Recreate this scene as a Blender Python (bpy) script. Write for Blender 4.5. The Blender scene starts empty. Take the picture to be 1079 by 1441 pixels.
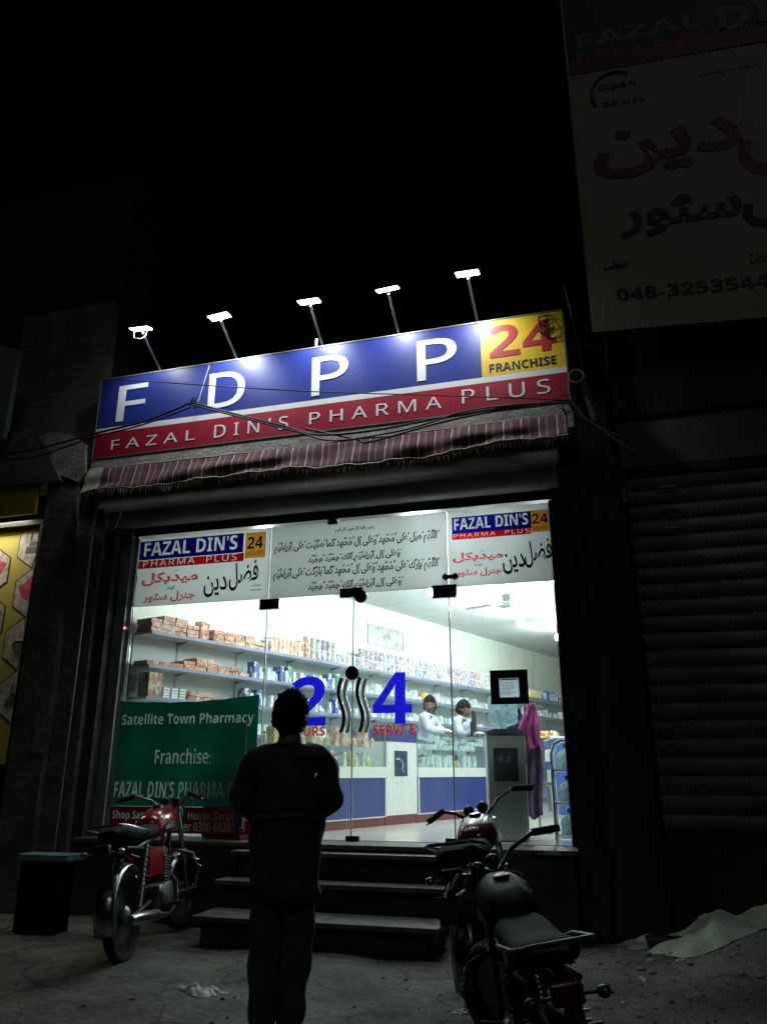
import bpy, bmesh, math, random
from mathutils import Vector, Matrix
PI = math.pi
R = math.radians
random.seed(11)
S = bpy.context.scene
COL = S.collection

# ------------------------------------------------------------------ camera geometry
F, P, YAW, DIST, CH = 1090.0, R(18.53), R(16.1), 7.2, 1.23
HV = Vector((-math.sin(YAW), math.cos(YAW), 0)); RT = Vector((math.cos(YAW), math.sin(YAW), 0)); ZV = Vector((0, 0, 1))
CAM = -DIST * HV + CH * ZV
FW = HV * math.cos(P) + ZV * math.sin(P); UPV = -HV * math.sin(P) + ZV * math.cos(P)
def at(x, y, n, c):
    r = FW + RT * ((x - 539.5) / F) - UPV * ((y - 720.5) / F)
    n = Vector(n); t = (c - n.dot(CAM)) / n.dot(r)
    return CAM + r * t
def fy(x, y, k=0.0): return at(x, y, (0, 1, 0), k)
def fz(x, y, k=0.0): return at(x, y, (0, 0, 1), k)
# the shop's inside runs askew behind the front: u = depth along the side wall, v = out from the wall
WA = R(18.8); WDIR = Vector((math.sin(WA), math.cos(WA), 0)); WN = Vector((math.cos(WA), -math.sin(WA), 0)); WO = Vector((-2.8, 0, 0))
def L(v, u, z=0.0): return WO + WN * v + WDIR * u + ZV * z
SF = 0.66   # shop floor height

# ------------------------------------------------------------------ materials
MATS = {}
def _sock(n, names, val):
    for k in names:
        if k in n.inputs:
            n.inputs[k].default_value = val; return
def mat(name, col, rough=0.6, metal=0.0, var=0.12, scale=8.0, bump=0.0, bscale=40.0, trans=0.0, coat=0.0, emit=0.0, obrand=0.0, spec=None, stretch=None):
    if name in MATS: return MATS[name]
    m = bpy.data.materials.new(name); m.use_nodes = True; MATS[name] = m
    nt = m.node_tree; N = nt.nodes; LK = nt.links; b = N['Principled BSDF']; out = N['Material Output']
    b.inputs['Roughness'].default_value = rough; b.inputs['Metallic'].default_value = metal
    if coat: _sock(b, ['Coat Weight'], coat)
    if spec is not None: _sock(b, ['Specular IOR Level'], spec)
    tc = N.new('ShaderNodeTexCoord'); nz = N.new('ShaderNodeTexNoise'); nz.inputs['Scale'].default_value = scale; nz.inputs['Detail'].default_value = 6
    src = tc.outputs['Object']
    if stretch:
        mp = N.new('ShaderNodeMapping'); mp.inputs['Scale'].default_value = stretch; LK.new(src, mp.inputs[0]); src = mp.outputs[0]
    LK.new(src, nz.inputs['Vector'])
    rp = N.new('ShaderNodeValToRGB'); rp.color_ramp.elements[0].position = 0.3; rp.color_ramp.elements[1].position = 0.72
    c = Vector(col[:3])
    rp.color_ramp.elements[0].color = (*(c * (1 - var)), 1); rp.color_ramp.elements[1].color = (*[min(1, q * (1 + var)) for q in c], 1)
    LK.new(nz.outputs[0], rp.inputs[0]); cs = rp.outputs[0]
    if obrand:
        oi = N.new('ShaderNodeObjectInfo'); hs = N.new('ShaderNodeHueSaturation'); mr = N.new('ShaderNodeMapRange')
        mr.inputs[3].default_value = 1 - obrand; mr.inputs[4].default_value = 1 + obrand * 0.5
        LK.new(oi.outputs['Random'], mr.inputs[0]); LK.new(mr.outputs[0], hs.inputs['Value']); LK.new(cs, hs.inputs['Color']); cs = hs.outputs[0]
    LK.new(cs, b.inputs['Base Color'])
    if bump:
        n2 = N.new('ShaderNodeTexNoise'); n2.inputs['Scale'].default_value = bscale; n2.inputs['Detail'].default_value = 8
        LK.new(src, n2.inputs['Vector']); bp = N.new('ShaderNodeBump'); bp.inputs['Strength'].default_value = bump; bp.inputs['Distance'].default_value = 0.02
        LK.new(n2.outputs[0], bp.inputs['Height']); LK.new(bp.outputs[0], b.inputs['Normal'])
    if emit:
        _sock(b, ['Emission Color'], (*col[:3], 1)); _sock(b, ['Emission Strength'], emit)
    if trans:
        tr = N.new('ShaderNodeBsdfTranslucent'); mx = N.new('ShaderNodeMixShader'); mx.inputs[0].default_value = trans
        LK.new(cs, tr.inputs['Color']); LK.new(b.outputs[0], mx.inputs[1]); LK.new(tr.outputs[0], mx.inputs[2]); LK.new(mx.outputs[0], out.inputs['Surface'])
    return m
def glassmat(name, tint=(0.95, 1, 0.98), gloss=0.06, rough=0.0):
    if name in MATS: return MATS[name]
    m = bpy.data.materials.new(name); m.use_nodes = True; MATS[name] = m
    nt = m.node_tree; N = nt.nodes; LK = nt.links; N.remove(N['Principled BSDF']); out = N['Material Output']
    t = N.new('ShaderNodeBsdfTransparent'); t.inputs[0].default_value = (*tint, 1)
    g = N.new('ShaderNodeBsdfGlossy'); g.inputs['Roughness'].default_value = rough
    lw = N.new('ShaderNodeLayerWeight'); lw.inputs[0].default_value = 0.25
    ma = N.new('ShaderNodeMath'); ma.operation = 'MULTIPLY'; ma.inputs[1].default_value = gloss * 4
    mx = N.new('ShaderNodeMixShader'); LK.new(lw.outputs['Fresnel'], ma.inputs[0]); LK.new(ma.outputs[0], mx.inputs[0])
    LK.new(t.outputs[0], mx.inputs[1]); LK.new(g.outputs[0], mx.inputs[2]); LK.new(mx.outputs[0], out.inputs['Surface'])
    return m
def emat(name, col, s):
    if name in MATS: return MATS[name]
    m = bpy.data.materials.new(name); m.use_nodes = True; MATS[name] = m
    b = m.node_tree.nodes['Principled BSDF']; b.inputs['Base Color'].default_value = (*col, 1)
    _sock(b, ['Emission Color'], (*col, 1)); _sock(b, ['Emission Strength'], s)
    return m
def stripemat(name, cols, scale, axis=0, rough=0.8, trans=0.0, widths=None, noise=0.0):
    """bands of colour across one object axis"""
    if name in MATS: return MATS[name]
    m = mat(name, cols[0], rough, trans=trans); nt = m.node_tree; N = nt.nodes; LK = nt.links
    b = N['Principled BSDF']
    tc = N.new('ShaderNodeTexCoord'); sp = N.new('ShaderNodeSeparateXYZ'); LK.new(tc.outputs['Object'], sp.inputs[0])
    mu = N.new('ShaderNodeMath'); mu.operation = 'MULTIPLY'; mu.inputs[1].default_value = scale; LK.new(sp.outputs[axis], mu.inputs[0])
    fr = N.new('ShaderNodeMath'); fr.operation = 'FRACT'; LK.new(mu.outputs[0], fr.inputs[0])
    rp = N.new('ShaderNodeValToRGB'); rp.color_ramp.interpolation = 'CONSTANT'; e = rp.color_ramp.elements
    ws = widths or [i / len(cols) for i in range(len(cols))]
    e[0].position = 0; e[0].color = (*cols[0], 1); e[1].position = ws[1]; e[1].color = (*cols[1], 1)
    for i in range(2, len(cols)):
        q = e.new(ws[i]); q.color = (*cols[i], 1)
    LK.new(fr.outputs[0], rp.inputs[0]); LK.new(rp.outputs[0], b.inputs['Base Color'])
    for n in N:
        if n.type == 'BSDF_TRANSLUCENT': LK.new(rp.outputs[0], n.inputs['Color'])
    return m
def printmat(name, cols, scale=(60, 60, 60), rough=0.45, obr=True):
    """small printed packaging: blotches of label colours over a base, shifted per object"""
    if name in MATS: return MATS[name]
    m = bpy.data.materials.new(name); m.use_nodes = True; MATS[name] = m
    nt = m.node_tree; N = nt.nodes; LK = nt.links; b = N['Principled BSDF']; b.inputs['Roughness'].default_value = rough
    tc = N.new('ShaderNodeTexCoord'); oi = N.new('ShaderNodeObjectInfo'); mu = N.new('ShaderNodeVectorMath'); mu.operation = 'ADD'
    ml = N.new('ShaderNodeMath'); ml.operation = 'MULTIPLY'; ml.inputs[1].default_value = 37.0; LK.new(oi.outputs['Random'], ml.inputs[0])
    LK.new(tc.outputs['Object'], mu.inputs[0]); LK.new(ml.outputs[0], mu.inputs[1])
    mp = N.new('ShaderNodeMapping'); mp.inputs['Scale'].default_value = scale; LK.new(mu.outputs[0], mp.inputs[0])
    vo = N.new('ShaderNodeTexVoronoi'); vo.distance = 'CHEBYCHEV'; vo.inputs['Scale'].default_value = 1.0; LK.new(mp.outputs[0], vo.inputs['Vector'])
    sp = N.new('ShaderNodeSeparateXYZ'); LK.new(vo.outputs['Color'], sp.inputs[0])
    rp = N.new('ShaderNodeValToRGB'); rp.color_ramp.interpolation = 'CONSTANT'; e = rp.color_ramp.elements
    n = len(cols); e[0].color = (*cols[0], 1); e[1].position = 1 / n; e[1].color = (*cols[1], 1)
    for i in range(2, n):
        q = e.new(i / n); q.color = (*cols[i], 1)
    LK.new(sp.outputs[0], rp.inputs[0])
    hs = N.new('ShaderNodeHueSaturation'); mr = N.new('ShaderNodeMapRange'); mr.inputs[3].default_value = 0.75; mr.inputs[4].default_value = 1.1
    LK.new(oi.outputs['Random'], mr.inputs[0]); LK.new(mr.outputs[0], hs.inputs['Value']); LK.new(rp.outputs[0], hs.inputs['Color'])
    LK.new(hs.outputs[0], b.inputs['Base Color'])
    return m

# ------------------------------------------------------------------ objects
def tag(o, label=None, cat=None, group=None, kind=None):
    if label: o['label'] = label
    if cat: o['category'] = cat
    if group: o['group'] = group
    if kind: o['kind'] = kind
    return o
def thing(name, loc, label, cat, group=None, rz=0.0):
    o = bpy.data.objects.new(name, None); COL.objects.link(o); o.location = loc; o.rotation_euler = (0, 0, rz)
    o.empty_display_size = 0.1
    return tag(o, label, cat, group)
def link(name, me, parent=None, m=None):
    o = bpy.data.objects.new(name, me); COL.objects.link(o)
    if m is not None and not me.materials: me.materials.append(m)
    if parent: o.parent = parent
    return o
class MB:
    def __init__(s): s.b = bmesh.new(); s.mi = 0
    def _t(s, vs, M):
        bmesh.ops.transform(s.b, matrix=M, verts=vs)
    def _m(s, n0):
        s.b.faces.ensure_lookup_table()
        for f in s.b.faces[n0:]: f.material_index = s.mi
    def box(s, x0, x1, y0, y1, z0, z1, M=None, bev=0.0):
        n0 = len(s.b.faces)
        r = bmesh.ops.create_cube(s.b, size=1.0)
        vs = r['verts']
        T = Matrix.Translation(((x0 + x1) / 2, (y0 + y1) / 2, (z0 + z1) / 2)) @ Matrix.Diagonal((x1 - x0, y1 - y0, z1 - z0, 1))
        s._t(vs, T)
        if bev:
            es = list({e for v in vs for e in v.link_edges})
            g = bmesh.ops.bevel(s.b, geom=es, offset=bev, segments=2, affect='EDGES', profile=0.5)
            vs = list({v for f in g['faces'] for v in f.verts} | {v for v in vs if v.is_valid})
        if M is not None: s._t(vs, M)
        s._m(n0); return s
    def tube(s, pts, r, seg=8, cap=True):
        n0 = len(s.b.faces)
        pts = [Vector(p) for p in pts]; n = len(pts)
        rs = r if isinstance(r, (list, tuple)) else [r] * n
        rings = []; prev = None
        for i, p in enumerate(pts):
            d = (pts[min(i + 1, n - 1)] - pts[max(i - 1, 0)])
            if d.length < 1e-9: d = Vector((0, 0, 1))
            d.normalize()
            if prev is None:
                a = d.orthogonal().normalized()
            else:
                a = (prev - d * prev.dot(d))
                a = a.normalized() if a.length > 1e-6 else d.orthogonal().normalized()
            prev = a; c = d.cross(a)
            rings.append([s.b.verts.new(p + (a * math.cos(2 * PI * k / seg) + c * math.sin(2 * PI * k / seg)) * rs[i]) for k in range(seg)])
        for i in range(n - 1):
            for k in range(seg):
                s.b.faces.new((rings[i][k], rings[i][(k + 1) % seg], rings[i + 1][(k + 1) % seg], rings[i + 1][k]))
        if cap:
            s.b.faces.new(rings[0][::-1]); s.b.faces.new(rings[-1])
        s._m(n0); return s
    def lathe(s, prof, c=(0, 0, 0), axis='Z', seg=20, M=None):
        """prof = [(r, h)...] about axis through c"""
        n0 = len(s.b.faces); c = Vector(c); rings = []
        for r, h in prof:
            ring = []
            for k in range(seg):
                a = 2 * PI * k / seg; p, q = r * math.cos(a), r * math.sin(a)
                v = {'Z': Vector((p, q, h)), 'X': Vector((h, p, q)), 'Y': Vector((q, h, p))}[axis] + c
                if M is not None: v = M @ v
                ring.append(s.b.verts.new(v))
            rings.append(ring)
        for i in range(len(rings) - 1):
            for k in range(seg):
                s.b.faces.new((rings[i][k], rings[i][(k + 1) % seg], rings[i + 1][(k + 1) % seg], rings[i + 1][k]))
        if prof[0][0] > 1e-6: s.b.faces.new(rings[0][::-1])
        if prof[-1][0] > 1e-6: s.b.faces.new(rings[-1])
        bmesh.ops.remove_doubles(s.b, verts=[v for r in (rings[0], rings[-1]) for v in r], dist=1e-7)
        s._m(n0); return s
    def ball(s, c, r, seg=16, M=None):
        n0 = len(s.b.faces)
        g = bmesh.ops.create_uvsphere(s.b, u_segments=seg, v_segments=max(6, seg // 2), radius=1.0)
        rr = r if isinstance(r, (tuple, list)) else (r, r, r)
        s._t(g['verts'], Matrix.Translation(c) @ (M or Matrix.Identity(4)) @ Matrix.Diagonal((*rr, 1)))
        s._m(n0); return g['verts']
    def prism(s, pts, y0, y1, M=None, plane='XZ'):
        """polygon in XZ extruded over y (or YZ over x)"""
        n0 = len(s.b.faces)
        def mk(a, b_, c):
            v = Vector((a, c, b_)) if plane == 'XZ' else (Vector((c, a, b_)) if plane == 'YZ' else Vector((a, b_, c)))
            return s.b.verts.new(M @ v if M is not None else v)
        A = [mk(a, b_, y0) for a, b_ in pts]; B = [mk(a, b_, y1) for a, b_ in pts]
        s.b.faces.new(A); s.b.faces.new(B[::-1])
        for i in range(len(pts)):
            j = (i + 1) % len(pts); s.b.faces.new((A[j], A[i], B[i], B[j]))
        s._m(n0); return s
    def grid(s, fn, nu, nv, thick=0.0):
        n0 = len(s.b.faces)
        V = [[s.b.verts.new(fn(i / nu, j / nv)) for j in range(nv + 1)] for i in range(nu + 1)]
        for i in range(nu):
            for j in range(nv): s.b.faces.new((V[i][j], V[i + 1][j], V[i + 1][j + 1], V[i][j + 1]))
        s._m(n0); return s
    def build(s, name, m, parent=None, smooth=False, angle=40, recalc=True, origin=None):
        if recalc: bmesh.ops.recalc_face_normals(s.b, faces=s.b.faces[:])
        if origin is not None:
            bmesh.ops.translate(s.b, verts=s.b.verts[:], vec=-Vector(origin))
        me = bpy.data.meshes.new(name); s.b.to_mesh(me); s.b.free()
        for q in (m if isinstance(m, (list, tuple)) else [m]): me.materials.append(q)
        if smooth:
            for p in me.polygons: p.use_smooth = True
            try: me.set_sharp_from_angle(angle=R(angle))
            except Exception: pass
        o = bpy.data.objects.new(name, me); COL.objects.link(o)
        if origin is not None: o.location = origin
        if parent: o.parent = parent
        return o
def copy_tree(o, parent=None):
    c = o.copy(); COL.objects.link(c); c.parent = parent
    for ch in o.children: copy_tree(ch, c)
    return c
def dup(o, loc=None, rz=None, label=None, group=None):
    c = copy_tree(o)
    if loc is not None: c.location = loc
    if rz is not None: c.rotation_euler = (0, 0, rz)
    if label: c['label'] = label
    if group: c['group'] = group
    return c

# ------------------------------------------------------------------ lettering
def bold(t, b=True):
    o = ''
    for ch in t:
        if 'A' <= ch <= 'Z': o += chr((0x1D5D4 if b else 0x1D5A0) + ord(ch) - 65)
        elif 'a' <= ch <= 'z': o += chr((0x1D5EE if b else 0x1D5BA) + ord(ch) - 97)
        elif '0' <= ch <= '9': o += chr((0x1D7EC if b else 0x1D7E2) + ord(ch) - 48)
        else: o += ch
    return o
# letter: isolated, final, initial, medial
AF = {'ا': 'ﺍﺎ', 'آ': 'ﺁﺂ', 'إ': 'ﺇﺈ', 'ب': 'ﺏﺐﺑﺒ', 'ت': 'ﺕﺖﺗﺘ', 'ج': 'ﺝﺞﺟﺠ', 'ح': 'ﺡﺢﺣﺤ', 'د': 'ﺩﺪ', 'ڈ': 'ﮈﮉ', 'ر': 'ﺭﺮ', 'س': 'ﺱﺲﺳﺴ', 'ص': 'ﺹﺺﺻﺼ',
      'ض': 'ﺽﺾﺿﻀ', 'ع': 'ﻉﻊﻋﻌ', 'ف': 'ﻑﻒﻓﻔ', 'ک': 'ﮎﮏﮐﮑ', 'ك': 'ﻙﻚﻛﻜ', 'ل': 'ﻝﻞﻟﻠ', 'م': 'ﻡﻢﻣﻤ', 'ن': 'ﻥﻦﻧﻨ', 'ه': 'ﻩﻪﻫﻬ', 'و': 'ﻭﻮ', 'ی': 'ﯼﯽﯾﯿ', 'ي': 'ﻱﻲﻳﻴ',
      'ى': 'ﻯﻰ', 'ٹ': 'ﭦﭧﭨﭩ', 'ن ': 'ﻥﻦﻧﻨ', 'ز': 'ﺯﺰ', 'ط': 'ﻁﻂﻃﻄ', 'ة': 'ﺓﺔ'}
MARKS = set('\u064b\u064c\u064d\u064e\u064f\u0650\u0651\u0652\u0670')
def arabic(t):
    cl = []
    for ch in t:
        if ch in MARKS and cl: cl[-1][1] += ch
        else: cl.append([ch, ''])
    out = []
    for i, (c, m) in enumerate(cl):
        f = AF.get(c)
        if not f: out.append(c + m); continue
        pj = i > 0 and cl[i - 1][0] in AF and len(AF[cl[i - 1][0]]) == 4
        nj = i + 1 < len(cl) and cl[i + 1][0] in AF and len(f) == 4
        out.append(f[(3 if pj else 2) if nj else (1 if pj else 0)] + m)
    return ''.join(reversed(out))
def text_mesh(body, offset=0.0, extrude=0.0, spacing=1.0, shear=0.0):
    c = bpy.data.curves.new('lettering', 'FONT'); c.body = body; c.offset = offset; c.extrude = extrude; c.resolution_u = 4
    c.space_character = spacing; c.shear = shear
    o = bpy.data.objects.new('lettering', c); COL.objects.link(o)
    dg = bpy.context.evaluated_depsgraph_get(); dg.update()
    me = bpy.data.meshes.new_from_object(o.evaluated_get(dg))
    bpy.data.objects.remove(o); bpy.data.curves.remove(c)
    return me
def text_on(name, body, x0, z0, x1, z1, y, m, parent, offset=0.0, spacing=1.0, dirx=Vector((1, 0, 0)), thick=0.0, shear=0.0, org=Vector((0, 0, 0)), tilt=0.0):
    """lettering fitted to a box of the plane through org spanned by dirx and up, standing y towards the viewer"""
    me = text_mesh(body, offset, 0.0, spacing, shear)
    if not me.vertices: return None
    par = list(range(len(me.vertices)))
    def find(a):
        while par[a] != a: par[a] = par[par[a]]; a = par[a]
        return a
    for e in me.edges:
        a_, b_ = find(e.vertices[0]), find(e.vertices[1])
        if a_ != b_: par[a_] = b_
    isl = {}
    dep = [(isl.setdefault(find(i), len(isl)) % 4) * 0.0005 for i in range(len(me.vertices))] if 'urdu' in name or 'arabic' in name else [0.0] * len(me.vertices)
    xs = [v.co.x for v in me.vertices]; ys = [v.co.y for v in me.vertices]
    ax, bx, ay, by = min(xs), max(xs), min(ys), max(ys)
    nrm = Vector((0, 0, 1)).cross(dirx) * -1   # towards viewer for dirx=+X is -Y
    for v in me.vertices:
        a = (v.co.x - ax) / max(1e-6, bx - ax); b = (v.co.y - ay) / max(1e-6, by - ay)
        X = x0 + a * (x1 - x0); Zc = z0 + b * (z1 - z0)
        if tilt: Zc += (X - x0) * tilt
        v.co = org + dirx * X + Vector((0, 0, Zc)) + Vector((-dirx.y, dirx.x, 0)) * (y - dep[v.index])
    if thick:
        bm = bmesh.new(); bm.from_mesh(me)
        g = bmesh.ops.extrude_face_region(bm, geom=bm.faces[:])
        vs = [e for e in g['geom'] if isinstance(e, bmesh.types.BMVert)]
        bmesh.ops.translate(bm, verts=vs, vec=Vector((dirx.y, -dirx.x, 0)) * thick)
        bmesh.ops.recalc_face_normals(bm, faces=bm.faces[:])
        bm.to_mesh(me); bm.free()
    me.materials.clear(); me.materials.append(m); me.name = name
    for p in me.polygons: p.material_index = 0; p.use_smooth = False
    o = bpy.data.objects.new(name, me); COL.objects.link(o)
    if parent: o.parent = parent
    return o
def ptext(name, body, ll, ur, k, m, parent, **kw):
    """ll, ur: where the lettering's lower left and upper right stand on the plane y=k"""
    a = fy(*ll, k); b = fy(*ur, k)
    return text_on(name, body, a.x, a.z, b.x, b.z, k, m, parent, **kw)

# ------------------------------------------------------------------ common materials
M_black = mat('black_paint', (0.012, 0.012, 0.013), 0.35, var=0.3, scale=20)
M_rubber = mat('tyre_rubber', (0.015, 0.015, 0.015), 0.8, var=0.3, scale=30, bump=0.3)
M_chrome = mat('chrome', (0.75, 0.77, 0.78), 0.12, 1.0, var=0.1, scale=30)
M_steel = mat('brushed_steel', (0.42, 0.43, 0.42), 0.35, 1.0, var=0.2, scale=14, stretch=(1, 1, 12))
M_alu = mat('dull_aluminium', (0.36, 0.37, 0.37), 0.5, 0.6, var=0.2, scale=10)
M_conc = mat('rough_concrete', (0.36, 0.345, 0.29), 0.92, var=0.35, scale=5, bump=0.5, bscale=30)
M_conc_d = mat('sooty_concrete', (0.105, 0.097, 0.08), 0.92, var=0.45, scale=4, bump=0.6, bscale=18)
M_navy = mat('dark_navy_cladding', (0.012, 0.018, 0.035), 0.4, var=0.3, scale=3)
M_white = mat('white_laminate', (0.78, 0.79, 0.78), 0.4, var=0.05)
M_wire = mat('cable_rubber', (0.012, 0.012, 0.012), 0.6)
# ================================================================== THE STREET
def ground_h(x, y):
    h = 0.016 * math.sin(x * 1.7 + 0.6) * math.cos(y * 1.3) + 0.010 * math.sin(x * 4.1 + y * 3.3) + 0.006 * math.sin(x * 9.7 - y * 7.1)
    # heap of earth against the right-hand plinth
    d = max(0.0, min(1.0, (x - 1.9) / 1.3)); e = max(0.0, min(1.0, (y + 1.9) / 1.6))
    h += 0.27 * d * d * (3 - 2 * d) * e * e * (3 - 2 * e)
    f = max(0.0, min(1.0, (6 - abs(x)) / 3)) * (1 if -9 < y < 2 else 0)
    return h * f
def axis(vals, lo, hi, a, b, st):
    o = []; v = a
    while v <= b + 1e-6: o.append(v); v += st
    return [lo, lo / 3] + o + [hi / 3, hi]
xs = axis(0, -90, 90, -7.0, 7.0, 0.09); ys = axis(0, -90, 90, -8.0, 3.0, 0.09)
b = bmesh.new(); V = [[b.verts.new((x, y, ground_h(x, y))) for y in ys] for x in xs]
for i in range(len(xs) - 1):
    for j in range(len(ys) - 1): b.faces.new((V[i][j], V[i + 1][j], V[i + 1][j + 1], V[i][j + 1]))
me = bpy.data.meshes.new('ground'); b.to_mesh(me); b.free()
for p in me.polygons: p.use_smooth = True
gm = mat('trodden_earth_and_concrete', (0.15, 0.145, 0.115), 0.9, var=0.5, scale=1.6, bump=0.9, bscale=9)
N = gm.node_tree.nodes; LK = gm.node_tree.links
n3 = N.new('ShaderNodeTexNoise'); n3.inputs['Scale'].default_value = 28; n3.inputs['Detail'].default_value = 10
vr = N.new('ShaderNodeTexVoronoi'); vr.feature = 'DISTANCE_TO_EDGE'; vr.inputs['Scale'].default_value = 0.9
tcn = [n for n in N if n.type == 'TEX_COORD'][0]
nzw = N.new('ShaderNodeTexNoise'); nzw.inputs['Scale'].default_value = 2.2; LK.new(tcn.outputs['Object'], nzw.inputs['Vector'])
vm = N.new('ShaderNodeVectorMath'); vm.operation = 'MULTIPLY_ADD'; vm.inputs[1].default_value = (0.9, 0.9, 0.9)
LK.new(nzw.outputs['Color'], vm.inputs[0]); LK.new(tcn.outputs['Object'], vm.inputs[2]); LK.new(vm.outputs[0], vr.inputs['Vector'])
cr = N.new('ShaderNodeValToRGB'); cr.color_ramp.elements[0].position = 0.0; cr.color_ramp.elements[0].color = (0.35, 0.35, 0.35, 1); cr.color_ramp.elements[1].position = 0.022
LK.new(vr.outputs['Distance'], cr.inputs[0])
r3 = N.new('ShaderNodeValToRGB'); r3.color_ramp.elements[0].position = 0.35; r3.color_ramp.elements[0].color = (0.55, 0.55, 0.55, 1); r3.color_ramp.elements[1].position = 0.7; r3.color_ramp.elements[1].color = (1.15, 1.15, 1.15, 1)
LK.new(tcn.outputs['Object'], n3.inputs['Vector']); LK.new(n3.outputs[0], r3.inputs[0])
bs = N['Principled BSDF']; src = bs.inputs['Base Color'].links[0].from_socket
m1 = N.new('ShaderNodeMix'); m1.data_type = 'RGBA'; m1.blend_type = 'MULTIPLY'; m1.inputs[0].default_value = 1
m2 = N.new('ShaderNodeMix'); m2.data_type = 'RGBA'; m2.blend_type = 'MULTIPLY'; m2.inputs[0].default_value = 1
LK.new(src, m1.inputs[6]); LK.new(r3.outputs[0], m1.inputs[7]); LK.new(m1.outputs[2], m2.inputs[6]); LK.new(cr.outputs[0], m2.inputs[7]); LK.new(m2.outputs[2], bs.inputs['Base Color'])
tag(link('ground', me, None, gm), kind='structure')

# ================================================================== THE PHARMACY BUILDING
B = thing('pharmacy_building', (0, 0, 0), 'pharmacy shop building with brightly lit glass front behind raised floor and steps', 'building')
# plinth under the glass front, floor slab, ceiling, walls
XL, XR, GT = -2.74, 1.62, 3.60       # the glass opening
mb = MB(); mb.box(-2.86, 1.60, -0.30, -0.0, 0.0, 0.615); mb.build('plinth', mat('dark_granite', (0.05, 0.047, 0.045), 0.35, var=0.5, scale=60), B)
mb = MB(); mb.box(-2.86, 1.64, -0.33, 0.06, 0.617, 0.655, bev=0.006); mb.build('door_sill', mat('worn_granite_sill', (0.11, 0.105, 0.095), 0.5, var=0.5, scale=25), B)
a = fy(765, 1197, -0.335); c = fy(788, 1188, -0.335); MB().box(a.x, c.x, -0.336, -0.331, 0.622, 0.65).build('sill_patch', mat('pale_patch', (0.4, 0.4, 0.33), 0.7), B)
# floor tiles
fm = mat('polished_floor_tiles', (0.62, 0.60, 0.53), 0.18, var=0.05, scale=2)
mb = MB(); mb.prism([(-2.84, 0.062), (1.75, 0.062), (7.6, 17.0), (3.2, 17.0)], 0.4, SF, plane='XY'); mb.build('floor', fm, B)
# tile joints through a brick texture
N = fm.node_tree.nodes; LK = fm.node_tree.links; bs = N['Principled BSDF']; src = bs.inputs['Base Color'].links[0].from_socket
bk = N.new('ShaderNodeTexBrick'); bk.offset = 0; bk.inputs['Scale'].default_value = 1.0; bk.inputs['Brick Width'].default_value = 0.6; bk.inputs['Row Height'].default_value = 0.6; bk.inputs['Mortar Size'].default_value = 0.004
bk.inputs['Color1'].default_value = (1, 1, 1, 1); bk.inputs['Color2'].default_value = (0.95, 0.95, 0.95, 1); bk.inputs['Mortar'].default_value = (0.55, 0.55, 0.52, 1)
tcn = [n for n in N if n.type == 'TEX_COORD'][0]; LK.new(tcn.outputs['Object'], bk.inputs['Vector'])
m1 = N.new('ShaderNodeMix'); m1.data_type = 'RGBA'; m1.blend_type = 'MULTIPLY'; m1.inputs[0].default_value = 1
LK.new(src, m1.inputs[6]); LK.new(bk.outputs[0], m1.inputs[7]); LK.new(m1.outputs[2], bs.inputs['Base Color'])
# ceiling of square boards with dark joints
cm = mat('ceiling_boards', (0.50, 0.52, 0.535), 0.5, var=0.07, scale=1.5)
N = cm.node_tree.nodes; LK = cm.node_tree.links; bs = N['Principled BSDF']; src = bs.inputs['Base Color'].links[0].from_socket
bk = N.new('ShaderNodeTexBrick'); bk.offset = 0; bk.inputs['Scale'].default_value = 1.0; bk.inputs['Brick Width'].default_value = 1.2; bk.inputs['Row Height'].default_value = 1.2; bk.inputs['Mortar Size'].default_value = 0.006
bk.inputs['Color1'].default_value = (1, 1, 1, 1); bk.inputs['Color2'].default_value = (0.93, 0.93, 0.93, 1); bk.inputs['Mortar'].default_value = (0.35, 0.36, 0.36, 1)
mp = N.new('ShaderNodeMapping'); mp.inputs['Rotation'].default_value = (0, 0, WA)
tcn = [n for n in N if n.type == 'TEX_COORD'][0]; LK.new(tcn.outputs['Object'], mp.inputs[0]); LK.new(mp.outputs[0], bk.inputs['Vector'])
m1 = N.new('ShaderNodeMix'); m1.data_type = 'RGBA'; m1.blend_type = 'MULTIPLY'; m1.inputs[0].default_value = 1
LK.new(src, m1.inputs[6]); LK.new(bk.outputs[0], m1.inputs[7]); LK.new(m1.outputs[2], bs.inputs['Base Color'])
CZ = 3.62
mb = MB(); mb.prism([(-2.9, 0.03), (1.75, 0.03), (7.6, 17.0), (3.0, 17.0)], CZ, CZ + 0.12, plane='XY'); mb.build('ceiling', cm, B)
# side wall with pale wallpaper: faint upright leaf pattern
wm = mat('pale_green_wallpaper', (0.66, 0.70, 0.585), 0.6, var=0.05, scale=3)
N = wm.node_tree.nodes; LK = wm.node_tree.links; bs = N['Principled BSDF']; src = bs.inputs['Base Color'].links[0].from_socket
tcn = [n for n in N if n.type == 'TEX_COORD'][0]; mp = N.new('ShaderNodeMapping'); mp.inputs['Scale'].default_value = (1, 7, 1.6)
vo = N.new('ShaderNodeTexVoronoi'); vo.feature = 'DISTANCE_TO_EDGE'; vo.inputs['Scale'].default_value = 2.2; LK.new(tcn.outputs['Object'], mp.inputs[0]); LK.new(mp.outputs[0], vo.inputs['Vector'])
rp = N.new('ShaderNodeValToRGB'); rp.color_ramp.elements[0].position = 0.0; rp.color_ramp.elements[0].color = (1.12, 1.12, 1.2, 1); rp.color_ramp.elements[1].position = 0.12; rp.color_ramp.elements[1].color = (1, 1, 1, 1)
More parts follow.
